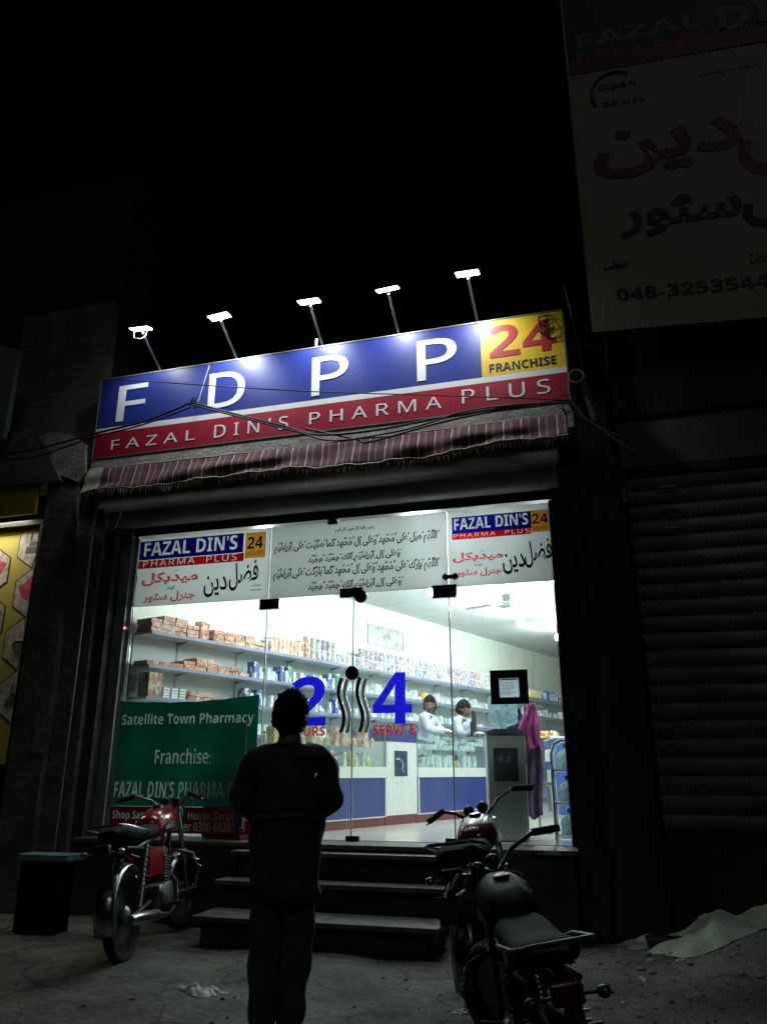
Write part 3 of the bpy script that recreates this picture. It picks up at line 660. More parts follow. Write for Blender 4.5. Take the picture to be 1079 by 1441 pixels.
KIND = dict(flat=('orange flat box', 'box'), tall=('tall orange and kraft carton', 'carton'), kraft=('tall kraft brown carton', 'carton'), peach=('peach upright carton', 'carton'), bw=('small black and white carton', 'carton'),
            tinA=('mauve printed milk tin', 'tin'), tinB=('blue printed milk tin', 'tin'), tinC=('green printed milk tin', 'tin'), tinD=('reddish printed milk tin', 'tin'), wbox=('slim white carton', 'carton'), wbox2=('wide white carton', 'carton'),
            bbox=('dark blue upright carton', 'carton'), gbox=('dark green upright carton', 'carton'), ybox=('yellow upright carton', 'carton'), bot=('white bottle with blue cap', 'bottle'), bot2=('yellow labelled bottle with white cap', 'bottle'),
            sbox=('small low white carton', 'carton'), bot3=('peach labelled bottle with orange cap', 'bottle'))
used = set()
def put(k, v, u, z, where, group, rz=0.0):
    p = PR[k]; pos = L(v, u, z); lab = KIND[k][0] + ' ' + where
    if k in used: o = p.copy(); COL.objects.link(o)
    else: o = p; used.add(k)
    o.location = pos; o.rotation_euler = (0, 0, -WA + rz); tag(o, lab, KIND[k][1], group)
    return o
rnd = random.Random(5)
j = lambda a: rnd.uniform(-a, a)
# top shelf: flat orange boxes, stacked in steps
zA, zB, zC, zD = [z + 0.001 for z in LV[:4]]
def flats(u0, u1, z, hs, where):
    u = u0; i = 0
    while u < u1:
        for h in range(hs[min(i, len(hs) - 1)]): put('flat', 0.175 + j(0.008), u + j(0.004), z + h * 0.046, where % (['lowest', 'second', 'third', 'fourth', 'fifth'][h]), 'orange flat boxes on the shelves', j(0.05))
        u += 0.162; i += 1
flats(0.20, 0.80, zA, [3, 4, 4, 3], '%s in its stack at the near end of the top shelf')
put('tall', 0.17, 0.92, zA, 'standing alone on the top shelf between stacks of flat boxes', None)
flats(1.08, 1.80, zA, [3, 3, 3, 3, 2], '%s in its stack on the top shelf beyond the tall carton')
u = 1.90; i = 0
while u < 2.5:
    put('tinB' if i in (0,) else 'peach', 0.2, u, zA, 'in the peach row left of the tins', 'upright goods in the peach row'); u += 0.072; i += 1
put('tall', 0.18, 2.54, zA, 'with rounded look at the right end of the peach row', None)
# tins: two high, then one high, then two high to the far end
u = 2.68; i = 0; seq = ['tinD', 'tinC', 'tinB', 'tinA', 'tinA', 'tinC', 'tinB']
while u < 3.27:
    k = seq[i % 7]
    for h in range(2): put(k, 0.2, u, zA + h * 0.146, ('in the lower' if h == 0 else 'in the upper') + ' layer of the first tin block, top shelf', 'milk tins in the first block'); 
    u += 0.109; i += 1
while u < 3.86:
    put(rnd.choice(['tinB', 'tinC', 'tinB']), 0.2, u, zA, 'in the single low row between the two tin blocks', 'milk tins in the single row'); u += 0.109
i = 0
while u < 8.6:
    k = 'tinA' if u < 4.3 else rnd.choice(['tinA', 'tinB', 'tinA', 'tinC', 'tinB'])
    for h in range(2): put(k, 0.2 + j(0.004), u, zA + h * 0.146, ('in the lower' if h == 0 else 'in the upper') + ' layer of the long tin row under the wallpaper', 'milk tins in the long row')
    u += 0.109; i += 1
u = 9.4
while u < 13.3:
    k = 'ybox' if u < 9.9 else rnd.choice(['tinB', 'wbox', 'tinA', 'bbox', 'wbox2'] if u < 10.8 else ['tinA', 'tinD', 'tinB'])
    put(k, 0.2, u, zA, 'on the top shelf right of the notice board', 'goods at the far end of the top shelf'); u += 0.12
# second shelf
flats(0.20, 1.62, zB, [1, 1, 1, 2, 3, 3, 2, 2, 1], '%s in its stack on the second shelf')
put('bbox', 0.2, 1.72, zB, 'first upright after the flat orange boxes on the second shelf', None)
u = 1.82; near = ['wbox', 'bot', 'wbox', 'wbox2', 'bot', 'bbox', 'wbox', 'gbox', 'wbox', 'bot3', 'wbox', 'wbox2', 'bot']
i = 0
while u < 3.4:
    k = near[i % len(near)]
    put(k, 0.2 + j(0.02), u, zB, 'in the crowded near part of the second shelf', 'goods on the near part of the second shelf'); u += {'wbox': 0.062, 'bot': 0.075, 'wbox2': 0.088, 'bbox': 0.085, 'gbox': 0.085, 'bot3': 0.07}[k]; i += 1
YB = MB(); YB.lathe([(0.04, 0), (0.09, 0.03), (0.10, 0.08), (0.08, 0.13), (0.03, 0.15), (0.001, 0.152)], seg=18)
YB = YB.build('feeding_tub', [mat('yellow_tub', (0.55, 0.38, 0.10), 0.4, var=0.3, scale=20)], smooth=True); YB.location = L(0.17, 5.55, zB); tag(YB, 'round yellow tub on the second shelf above the left pharmacist', 'tub')
while u < 12.5:
    if rnd.random() < 0.85 and not (5.35 < u < 5.8): put(rnd.choice(['sbox', 'wbox2', 'bot', 'wbox', 'sbox']), 0.2 + j(0.03), u, zB, 'in the sparse far part of the second shelf', 'goods on the far part of the second shelf')
    u += 0.105 if u < 6 else 0.15
# third shelf
put('kraft', 0.19, 0.26, zC, 'at the near end of the third shelf', None)
for q, (uu, h) in enumerate(((0.42, 0), (0.42, 1), (0.53, 0), (0.53, 1), (0.64, 0), (0.64, 1))): put('bw', 0.2, uu, zC + h * 0.056, ('lower' if h == 0 else 'upper') + ' in its pair beside the tall kraft carton', 'black and white cartons on the third shelf')
flats(0.78, 1.50, zC, [2, 2, 1, 1, 1], '%s in its stack on the third shelf above the green banner')
u = 1.60
while u < 7.5:
    if rnd.random() < 0.85: put(rnd.choice(['wbox', 'wbox', 'wbox2', 'bot', 'sbox', 'bbox'] if u < 3.6 else ['sbox', 'bot', 'wbox2', 'wbox', 'bot']), 0.2 + j(0.02), u, zC, 'on the third shelf behind the counter', 'goods on the third shelf')
    u += 0.073 if u < 3.6 else 0.12
u = 1.8
while u < 9:
    if rnd.random() < 0.7: put(rnd.choice(['wbox', 'wbox2', 'bot', 'sbox']), 0.2 + j(0.02), u, zD, 'on the fourth shelf behind the counter', 'goods on the fourth shelf')
    u += 0.14

# ================================================================== COUNTERS
cb = mat('counter_blue_laminate', (0.035, 0.055, 0.24), 0.25, var=0.08, scale=1.5); cw = M_white; cr_ = mat('counter_maroon_base', (0.20, 0.035, 0.045), 0.4, var=0.1)
CG = glassmat('counter_glass', (0.95, 0.985, 0.98), 0.025)
def counter(u0, u1, label):
    t = thing('display_counter', L(1.5, u0, SF), label, 'counter', 'glass topped counters', rz=-WA); w = u1 - u0
    MB().box(-0.50, -0.02, 0.0, w, 0.001, 0.10).build('plinth', cr_, t)
    MB().box(-0.50, 0.0, 0.0, w, 0.101, 0.50).build('cupboard', cb, t)
    mb = MB(); mb.box(-0.49, 0.012, -0.0, w, 0.505, 0.62); mb.box(0.0015, 0.01, 0.0, 0.02, 0.10, 0.5); mb.box(0.0015, 0.01, w - 0.02, w, 0.10, 0.5); mb.box(-0.0185, 0.006, 0, w, 0.09, 0.1005); mb.build('white_band', cw, t)
    MB().box(-0.012, -0.004, 0.012, w - 0.012, 0.622, 1.03).build('front_glass', CG, t)
    MB().box(-0.50, 0.01, 0.0, w, 1.0315, 1.041).build('top_glass', CG, t)
    MB().box(-0.46, -0.03, 0.015, w - 0.015, 0.822, 0.830).build('glass_shelf', CG, t)
    for y in (0.004, w - 0.004):
        for x in (-0.008, -0.49): MB().box(x - 0.006, x + 0.006, y - 0.006, y + 0.006, 0.6205, 1.031).build('corner_post', M_alu, t)
    return t
counter(0.35, 2.60, 'glass topped display counter with blue panels left of the white pillar cabinet')
counter(3.27, 5.02, 'glass topped display counter with blue panels in front of the two pharmacists')
t = thing('white_cabinet', L(1.5, 2.62, SF), 'narrow white counter cabinet with dark poster and blue top between two glass counters', 'cabinet', rz=-WA)
MB().box(-0.50, -0.02, 0, 0.63, 0.001, 0.10).build('plinth', cr_, t); MB().box(-0.50, 0.0, 0, 0.63, 0.102, 0.90).build('body', cw, t)
MB().box(-0.50, 0.004, 0, 0.63, 0.902, 1.04).build('top_box', cb, t)
po = MB().box(0.0015, 0.004, 0.15, 0.42, 0.52, 0.80).build('poster', mat('dark_poster', (0.02, 0.045, 0.09), 0.3, var=0.5, scale=9), t)
mb = MB(); mb.tube([(0.0055, 0.34, 0.56), (0.0055, 0.30, 0.60), (0.0055, 0.33, 0.65), (0.0055, 0.28, 0.70)], 0.008, 6); mb.box(0.0045, 0.006, 0.18, 0.26, 0.70, 0.72); mb.build('poster_figure', mat('pale_blue_print', (0.35, 0.5, 0.65), 0.4), po)
# goods inside the counters
for (u0, u1, wh) in ((0.5, 2.5, 'left glass counter'), (3.4, 4.9, 'right glass counter')):
    for z, lev in ((SF + 0.622, 'lower'), (SF + 0.832, 'upper')):
        u = u0
        while u < u1:
            if lev == 'lower': k = rnd.choice(['wbox', 'ybox', 'wbox2', 'bot2', 'bot', 'ybox'] if u0 < 1 else ['wbox', 'wbox', 'bot3', 'wbox2', 'wbox', 'bot'])
            else: k = rnd.choice(['bot3', 'bot2', 'ybox', 'peach', 'wbox'] if u0 < 1 else ['sbox', 'sbox', 'wbox2'])
            put(k, 1.38 + j(0.02), u, z, 'on the ' + lev + ' level of the ' + wh, lev + ' goods in the ' + wh); u += rnd.uniform(0.085, 0.13)
# blue display stand farther inside, on the right
t = thing('blue_display_stand', L(2.05, 6.6, SF), 'blue display stand with white curved marks and white cards far inside on the right', 'display stand', rz=-WA + R(-60))
mb = MB(); mb.box(-0.75, 0.75, -0.25, 0.0, 0.001, 1.02); mb.build('stand_body', mat('bright_blue_laminate', (0.03, 0.10, 0.42), 0.3, var=0.1), t)
MB().box(-0.74, 0.74, -0.26, 0.008, 1.022, 1.05).build('stand_top', cw, t)
mb = MB()
for x in (-0.55, -0.40, -0.15, 0.0):
    mb.tube([(x, -0.262, 0.72), (x + 0.02, -0.262, 0.86), (x + 0.07, -0.262, 0.88), (x + 0.10, -0.262, 0.84), (x + 0.105, -0.262, 0.72)], 0.016, 6)
mb.build('curved_mark', M_white, t)
mb = MB()
for x in (-0.55, -0.15): mb.box(x, x + 0.3, -0.262, -0.2505, 0.35, 0.6)
mb.build('white_card', M_white, t)
# a low tray of fruit-coloured packets and a dark round thing on the stand
o = MB(); 
for q in range(22): o.ball((rnd.uniform(-0.16, 0.16), rnd.uniform(-0.07, 0.07), 0.03 + rnd.uniform(0, 0.05)), rnd.uniform(0.025, 0.04), 8)
o.box(-0.2, 0.2, -0.1, 0.1, 0.0, 0.03)
o = o.build('sweets_tray', printmat('sweet_wrappers', [(0.3, 0.55, 0.12), (0.75, 0.65, 0.1), (0.65, 0.15, 0.1), (0.75, 0.75, 0.7)], (25, 25, 25)), smooth=True)
o.location = t.location + Vector((-0.28, -0.12, 1.052)); tag(o, 'tray heaped with green and yellow wrapped sweets on the blue stand', 'tray')
# monitor at the counter's end
t = thing('computer_monitor', L(1.28, 5.12, SF + 1.05), 'black computer monitor seen from its side at the far end of the right counter', 'monitor', rz=YAW + R(78))
MB().box(-0.20, 0.20, -0.015, 0.015, 0.06, 0.34, bev=0.005).build('screen', M_black, t); mb = MB(); mb.box(-0.03, 0.03, 0.02, 0.05, 0.001, 0.2); mb.box(-0.1, 0.1, -0.06, 0.1, -0.01, 0.0005); mb.build('stand', M_black, t)

# wall vent panel
t = thing('wall_vent', L(0.0, 4.76, 3.03), 'rectangular grey vent panel with torn paper high on the pale wallpapered wall', 'vent', rz=-WA)
MB().box(0.001, 0.012, -0.46, 0.46, 0.02, 0.28).build('vent_panel', mat('mottled_grey_panel', (0.42, 0.44, 0.40), 0.6, var=0.5, scale=9), t)
mb = MB()
for a in ((-0.48, 0.48, 0.0, 0.02), (-0.48, 0.48, 0.28, 0.30), (-0.48, -0.46, 0.0205, 0.2795), (0.46, 0.48, 0.0205, 0.2795)): mb.box(0.001, 0.02, a[0], a[1], a[2], a[3])
mb.build('vent_frame', M_alu, t)

# ceiling bulbs, fan
BE = emat('bulb_glow', (0.92, 0.97, 1.0), 60.0)
BL = [((687, 862), 'LED bulb left of the ceiling fan'), ((732, 877), 'LED bulb just right of and beyond the ceiling fan'), ((767, 837), 'LED bulb near the top right corner of the glass'), ((785, 897), 'farthest LED bulb beside the right door jamb'),
      ((606, 833), 'LED bulb half hidden by the black fitting right of the doors')]
blist = [(fz(*p, CZ - 0.2), l, True) for p, l in BL]
blist += [(Vector((0.75, 0.14, CZ - 0.2)), 'LED bulb just inside the doors behind the printed transom', False), (L(2.3, 2.0, CZ - 0.2), 'LED bulb over the left counter behind the printed transom', False), (Vector((-1.7, 0.9, CZ - 0.2)), 'LED bulb over the near end of the shelves behind the printed transom', False)]
first = None
for pos, lab, vis in blist:
    t = thing('ceiling_bulb', pos, lab, 'light bulb', 'LED bulbs under the ceiling')
    mb = MB(); mb.lathe([(0.04, 0.199), (0.04, 0.18), (0.018, 0.17), (0.018, 0.07), (0.022, 0.05)], seg=12); mb.build('holder', M_white, t, smooth=True)
    mb = MB(); mb.ball((0, 0, 0.0), 0.058, 14); mb.build('bulb', BE, t, smooth=True)
    pl = bpy.data.lights.new('lamp_light', 'POINT'); pl.energy = 56 if vis else (18 if pos.x < -1 else (50 if pos.y > 0.5 else 48)); pl.color = (0.88, 0.97, 1.0); pl.shadow_soft_size = 0.05
    po_ = bpy.data.objects.new('lamp_light', pl); COL.objects.link(po_); po_.parent = t; po_.location = (0, 0, -0.125)
fp = fz(709, 850, 3.22)
t = thing('ceiling_fan', (fp.x, fp.y, CZ), 'white ceiling fan with three blades between the lit bulbs', 'ceiling fan', rz=0.2)
mb = MB(); mb.lathe([(0.07, -0.002), (0.07, -0.03), (0.02, -0.07), (0.014, -0.08), (0.014, -0.26), (0.035, -0.29), (0.05, -0.34), (0.10, -0.40), (0.10, -0.43), (0.05, -0.445), (0.001, -0.45)], seg=24)
mb.build('motor', M_white, t, smooth=True)
for q in range(3):
    a = q * 2 * PI / 3 + 0.4; Mq = Matrix.Rotation(a, 4, 'Z')
    mb = MB(); mb.box(0.08, 0.19, -0.02, 0.02, -0.412, -0.404, M=Mq); mb.box(0.17, 0.56, -0.05, 0.05, -0.40, -0.394, M=Mq @ Matrix.Rotation(0.12, 4, 'X'), bev=0.002); mb.build('blade', M_white, t)
for (px, py, lab) in ((640, 853, 'thin white hook hanging from the ceiling right of the doors'), (583, 850, 'short white hook hanging from the ceiling left of the black fitting')):
    pass
# cable down the wallpaper
mb = MB(); p0 = at(749, 912, WN, -2.64); p1 = at(750, 945, WN, -2.64); p2 = at(751, 978, WN, -2.64)
mb.tube([p0, p0 * 0.5 + p1 * 0.5 + WDIR * 0.05, p1, p1 * 0.5 + p2 * 0.5 - WDIR * 0.03, p2], 0.008, 6); o = mb.build('wall_cable', mat('grey_cable', (0.3, 0.3, 0.3), 0.6), None, smooth=True, origin=p2); tag(o, 'thin grey cable running down the wallpaper right of the notice board', 'cable')

# ================================================================== NEAR THE GLASS
a, b_ = fy(691, 991.5, -0.01), fy(741.5, 942, -0.01)
t = thing('notice_board', (a.x, -0.008, a.z), 'square black notice board with a white printed sheet hung on the right pane', 'notice board')
w, h = b_.x - a.x, b_.z - a.z
mb = MB(); mb.box(0, w, -0.012, 0, 0, h * 0.2); mb.box(0, w, -0.012, 0, h * 0.76, h); mb.box(0, w * 0.24, -0.012, 0, h * 0.2, h * 0.76); mb.box(w * 0.76, w, -0.012, 0, h * 0.2, h * 0.76); mb.build('board', M_black, t)
n = MB().box(w * 0.235, w * 0.765, -0.0145, -0.0125, h * 0.195, h * 0.765).build('printed_sheet', mat('bluish_paper', (0.80, 0.86, 0.92), 0.5, trans=0.75), t)
mb = MB(); rs = random.Random(3)
mb.box(w * 0.27, w * 0.73, -0.0158, -0.0148, h * 0.70, h * 0.735)
for q in range(9):
    z = h * (0.62 - q * 0.042); mb.box(w * 0.29, w * (0.55 + rs.random() * 0.16), -0.0158, -0.0148, z, z + h * 0.012)
mb.build('print_line', mat('grey_ink', (0.2, 0.24, 0.3), 0.6), n)
# water cooler
wx = fy(712, 1100, 0.42).x; wy = 0.42
CT = fy(712, 1029, 0.25).z - SF
t = thing('water_cooler', (wx, wy, SF), 'grey floor standing water cooler inside the glass with an arched top', 'water cooler', rz=R(12))
ck = mat('cooler_grey_plastic', (0.52, 0.55, 0.51), 0.4, var=0.12, scale=3)
mb = MB(); mb.box(-0.17, 0.17, -0.16, 0.16, 0.005, CT - 0.02, bev=0.02); mb.build('body', ck, t, smooth=True)
mb = MB(); mb.prism([(-0.172, CT - 0.018), (0.172, CT - 0.018), (0.172, CT + 0.0), (0.10, CT + 0.022), (-0.10, CT + 0.022), (-0.172, CT)], -0.162, 0.162); mb.build('top_cover', mat('cooler_top', (0.4, 0.43, 0.39), 0.35), t, smooth=True)
mb = MB(); mb.box(-0.115, 0.10, -0.1655, -0.1615, CT - 0.42, CT - 0.14, bev=0.0015); mb.build('tap_recess', mat('cooler_dark_recess', (0.03, 0.035, 0.035), 0.3), t)
for x in (-0.05, 0.02): MB().tube([(x, -0.166, CT - 0.22), (x, -0.20, CT - 0.22), (x, -0.205, CT - 0.26)], 0.011, 8).build('tap', mat('tap_plastic', (0.1, 0.12, 0.3), 0.4), t, smooth=True)
mb = MB()
for q in range(11):
    for x in (0.175,): mb.box(0.1705, 0.1725, -0.10, 0.10, 0.35 + q * 0.022, 0.36 + q * 0.022)
mb.build('side_vent', M_black, t)
MB().box(-0.14, 0.14, -0.1645, -0.1615, 0.06, 0.62, bev=0.0015).build('lower_door', mat('cooler_door', (0.50, 0.53, 0.49), 0.35, var=0.1), t)
# bottle on top
wb = mat('water_bottle_blue', (0.62, 0.80, 0.90), 0.1, var=0.35, scale=22, trans=0.7)
t2 = thing('water_bottle', (wx - 0.0, wy, SF + CT + 0.024), 'upturned clear blue water bottle on top of the water cooler', 'water bottle')
mb = MB(); mb.lathe([(0.03, 0.0), (0.03, 0.02), (0.125, 0.05), (0.135, 0.07), (0.128, 0.10), (0.135, 0.13), (0.128, 0.16), (0.135, 0.19), (0.128, 0.22), (0.135, 0.25), (0.125, 0.29), (0.09, 0.30), (0.001, 0.295)], seg=26)
mb.build('bottle', wb, t2, smooth=True)
# hanging clothes
def drape(name, c, w, h, m, label, seed, cat='clothing'):
    rs = random.Random(seed); ph = rs.uniform(0, 6)
    def f(u, v):
        ww_ = w * (0.25 + 0.75 * min(1, v * 1.6)) * (1 - 0.25 * max(0, v - 0.6))
        return Vector(((u - 0.5) * ww_ + 0.02 * math.sin(v * 6 + ph), 0.03 * math.sin(u * 17 + ph + v * 2) * (0.3 + v) + 0.014 * math.sin(u * 41 + v * 7 + ph) + 0.02 * math.sin(v * 9), -h * v + 0.02 * math.sin(u * 9 + ph)))
    mb = MB(); mb.grid(f, 36, 20); o = mb.build(name, m, None, smooth=True, angle=180); o.location = c; md = o.modifiers.new('s', 'SOLIDIFY'); md.thickness = 0.006
    return tag(o, label, cat)
pt = fy(744, 990, 1.15)
drape('pink_shawl', pt, 0.22, 0.42, mat('pink_cloth', (0.42, 0.05, 0.25), 0.95, var=0.35, scale=16, bump=0.6, bscale=60), 'bright pink shawl hanging right of the water bottle', 1)
drape('hanging_coat', pt + Vector((-0.03, 0.12, -0.02)), 0.24, 1.05, mat('purple_navy_cloth', (0.08, 0.04, 0.13), 0.85, var=0.5, scale=9), 'dark purple coat hanging behind the pink shawl beside the water cooler', 2)
drape('blue_cloth', pt + Vector((-0.14, 0.05, -0.05)), 0.2, 0.34, mat('blue_striped_cloth', (0.05, 0.07, 0.25), 0.85, var=0.5, scale=20), 'blue cloth hanging against the right side of the water bottle', 3)
mb = MB(); mb.tube([(0, 0, -1.17 - 0), (0, 0, 0.04)], 0.012, 8); mb.tube([(-0.1, 0, 0.0), (0, 0, 0.04), (0.1, 0, 0.0)], 0.008, 6); mb.box(-0.12, 0.12, -0.12, 0.12, -1.19 - 0.0, -1.172)
o = mb.build('coat_stand', M_steel, None, smooth=True); o.location = pt + Vector((0.02, 0.2, 0)); o.location.z = SF + 1.19; tag(o, 'thin steel stand carrying the hanging clothes', 'coat stand')
# bottle rack at the right jamb
rx = fy(800, 1100, 0.45)
t = thing('bottle_rack', (rx.x + 0.0, 0.45, SF), 'chrome tube rack holding water bottles behind the right end of the glass', 'rack')
mb = MB(); w2 = 0.13
for y in (-0.13, 0.13):
    mb.tube([(-w2, y, 0.0), (-w2, y, 0.72), (-w2 + 0.03, y, 0.80), (-w2 + 0.08, y, 0.83), (w2 - 0.08, y, 0.83), (w2 - 0.03, y, 0.80), (w2, y, 0.72), (w2, y, 0)], 0.011, 8)
mb.build('rack_frame', M_chrome, t, smooth=True)
for z in (0.04, 0.31, 0.58):
    mb = MB(); mb.tube([(-w2, -0.13, z), (w2, -0.13, z), (w2, 0.13, z), (-w2, 0.13, z), (-w2, -0.13, z)], 0.009, 6)
    for q in range(4): mb.tube([(-w2 + 0.05 + q * 0.05, -0.13, z), (-w2 + 0.05 + q * 0.05, 0.13, z)], 0.004, 6)
    mb.build('rack_shelf', M_chrome, t, smooth=True)
bl2 = mat('blue_bottle_cap', (0.03, 0.09, 0.4), 0.4)
for z, lab in ((0.05, 'bottom'), (0.32, 'middle'), (0.59, 'top')):
    t3 = thing('water_bottle', (rx.x + 0.0, 0.45, SF + z), lab + ' clear blue water bottle standing in the chrome rack', 'water bottle')
    mb = MB(); mb.lathe([(0.085, 0), (0.095, 0.01), (0.09, 0.05), (0.095, 0.10), (0.08, 0.14), (0.03, 0.17), (0.03, 0.19)], seg=20); mb.build('bottle', wb, t3, smooth=True)
    mb = MB(); mb.lathe([(0.036, 0.185), (0.036, 0.22), (0.001, 0.222)], seg=14); mb.build('cap', bl2, t3, smooth=True)
# stool and white box on the floor inside
sx = fz(766, 1150, SF)
t = thing('low_stool', (sx.x, sx.y, SF), 'low dark stool on the pale floor between water cooler and rack', 'stool')
mb = MB()
for x in (-0.12, 0.12):
    for y in (-0.12, 0.12): mb.tube([(x * 1.1, y * 1.1, 0), (x * 0.85, y * 0.85, 0.40)], 0.012, 6)
mb.build('stool_legs', M_steel, t); MB().box(-0.16, 0.16, -0.16, 0.16, 0.40, 0.44, bev=0.01).build('seat', mat('brown_seat', (0.09, 0.06, 0.05), 0.6), t)
# pink round camera lamp on the jamb
pc = fy(177, 884, -0.10)
t = thing('round_pink_lamp', pc, 'small glowing pink round lamp fixed to the left door jamb', 'indicator lamp')
mb = MB(); mb.lathe([(0.02, 0.024), (0.028, 0.0), (0.028, -0.012), (0.014, -0.014)], (0, 0, 0), 'Y', 18); mb.build('housing', mat('pink_plastic', (0.6, 0.10, 0.35), 0.4), t, smooth=True)
mb = MB(); mb.lathe([(0.013, -0.0145), (0.013, -0.018), (0.001, -0.019)], (0, 0, 0), 'Y', 12); mb.build('lit_lens', emat('pink_glow', (1.0, 0.25, 0.62), 2.2), t)

# ================================================================== GREEN BANNER
bk_ = -0.12
bgm = mat('green_banner_cloth', (0.03, 0.38, 0.27), 0.5, var=0.3, scale=1.5, trans=0.38); brm = mat('red_banner_cloth', (0.36, 0.02, 0.03), 0.5, var=0.2, scale=1.5, trans=0.3); btm = mat('banner_white_ink', (0.44, 0.52, 0.48), 0.5, trans=0.34)
BN = thing('green_banner', (0, bk_, SF), 'green and red pharmacy franchise banner with white writing across the left pane', 'banner')
A_, B_, C_, D_ = fy(170, 987, bk_), fy(365, 977.5, bk_), fy(354, 1175, bk_), fy(152, 1178, bk_)
spz = fy(250, 1135, bk_).z
def panel_of(pts, nm, m):
    return MB().prism(pts, -0.002, 0.0).build(nm, m, BN)
xl, xr = D_.x, C_.x + 0.01
top = [(xl + (xr - xl) * q / 16, A_.z - SF + (B_.z - A_.z) * q / 16 - 0.035 * math.sin(q / 16 * PI) + 0.004 * math.sin(q * 1.9)) for q in range(17)]
gp = panel_of([(xl, spz - SF), (xr, spz - SF)] + top[::-1], 'green_field', bgm); rp_ = panel_of([(xl, C_.z - SF), (xr, C_.z - SF), (xr, spz - SF - 0.003), (xl, spz - SF - 0.003)], 'red_field', brm)
for bt, ll, ur, pn in (('Satellite Town Pharmacy', (171, 1024.5), (358, 1001), gp), ('Franchise:', (217.5, 1075), (298, 1053), gp), ("FAZAL DIN'S PHARMA PLUS", (160, 1122), (358, 1100), gp),
                   ('Shop Satellite Town House Sargodha', (158, 1155), (353, 1143), rp_), ('Phone Number 0300-6028566', (190, 1168), (345, 1157), rp_)):
    a = fy(*ll, bk_); c = fy(*ur, bk_); bx = (bold(bt), a.x, a.z - SF, c.x, c.z - SF)
    ct = text_on('cutter', *bx, 0.006, KV, None, thick=0.014)
    md = pn.modifiers.new('cut', 'BOOLEAN'); md.object = ct; md.operation = 'DIFFERENCE'; md.solver = 'EXACT'
    dg = bpy.context.evaluated_depsgraph_get()
    ct.location = BN.location; dg.update(); me = bpy.data.meshes.new_from_object(pn.evaluated_get(dg)); pn.modifiers.clear()
    if len(me.polygons) > 30: pn.data = me
    bpy.data.objects.remove(ct)
    text_on('lettering', *bx, -0.0012, btm, pn)
MB().tube([(A_.x - 0.01, -0.0, A_.z - SF), (-2.66, 0.06, A_.z - SF + 0.14)], 0.004, 5).build('tie_cord', M_alu, BN)
# crates behind the bottom of banner at right (white box corner)
# ================================================================== CABLES
def cable(name, pts, k, r, label, m=M_wire, sag=0.0, n=8):
    P3 = []
    for q in pts:
        kk_ = q[2] if len(q) > 2 else k
        P3.append(fy(q[0], q[1], kk_))
    out = []
    for i in range(len(P3) - 1):   # catmull-rom
        p0, p1, p2, p3 = P3[max(i - 1, 0)], P3[i], P3[i + 1], P3[min(i + 2, len(P3) - 1)]
        for s_ in range(n):
            t = s_ / n; out.append(0.5 * ((2 * p1) + (p2 - p0) * t + (2 * p0 - 5 * p1 + 4 * p2 - p3) * t * t + (3 * p1 - p0 - 3 * p2 + p3) * t ** 3))
    out.append(P3[-1])
    mb = MB(); mb.tube(out, r, 6); o = mb.build(name, m, None, smooth=True, origin=P3[0]); return tag(o, label, 'cable')
MG = mat('dusty_cable', (0.05, 0.05, 0.048), 0.6, var=0.3, scale=20)
cable('overhead_cable', [(-30, 641), (0, 640), (60, 630), (130, 611), (200, 594), (250, 575), (272, 568), (320, 580), (400, 600), (450, 612), (530, 605), (620, 588), (700, 575), (760, 567), (800, 563)], -0.62, 0.012, 'thick black cable sagging from the left street edge across the sign to its right corner', MG)
cable('overhead_cable', [(272, 570), (330, 585), (420, 608), (470, 620), (560, 607), (610, 593), (650, 580), (720, 570), (800, 566)], -0.66, 0.009, 'thin cable running just under the thick one across the red band', MG)
cable('overhead_cable', [(430, 603), (500, 618), (520, 622), (600, 600), (640, 590), (740, 570), (798, 565)], -0.58, 0.010, 'cable of the bundle dipping lowest under the words PHARMA PLUS', MG)
cable('overhead_cable', [(-30, 645), (40, 645), (130, 616), (200, 598), (270, 573)], -0.6, 0.009, 'second black cable entering from the left edge beside the thick one', MG)
cable('straight_wire', [(160, 533), (300, 543), (440, 551), (600, 556), (720, 560), (795, 563)], -0.75, 0.0055, 'thin straight black wire crossing in front of the blue sign letters')
cable('drop_cable', [(798, 564), (815, 585), (840, 600), (870, 622), (905, 645)], -0.4, 0.016, 'cable bundle falling from the sign corner to the right neighbour wall', MG)
cable('drop_cable', [(798, 560), (812, 575), (835, 597), (890, 622), (945, 645)], -0.36, 0.009, 'thin cable falling from the sign corner above the bundle', MG)
cable('white_string', [(793, 402), (800, 430), (812, 480), (822, 530), (830, 575)], -0.25, 0.004, 'thin pale string hanging down the edge of the big right banner', mat('pale_string', (0.45, 0.45, 0.42), 0.8))
cable('jamb_wire', [(190, 800), (193, 815), (187, 835), (184, 860), (180, 880)], -0.11, 0.004, 'thin dark wire looping down the left door jamb above the pink lamp')
cable('hanging_wire', [(177, 700), (171, 712), (170, 725), (160, 745), (150, 738), (155, 715)], -0.42, 0.003, 'thin curled wire hanging from the left end of the awning', mat('pale_string', (0.45, 0.45, 0.42), 0.8))
cable('curly_wire', [(826, 728), (830, 742), (848, 750), (856, 750)], -0.18, 0.004, 'small pale curl of wire on the dark right pier', MG)
cable('curly_wire', [(841, 772), (845, 790), (844, 815), (841, 832)], -0.18, 0.004, 'short pale vertical wire low on the dark right pier', MG)
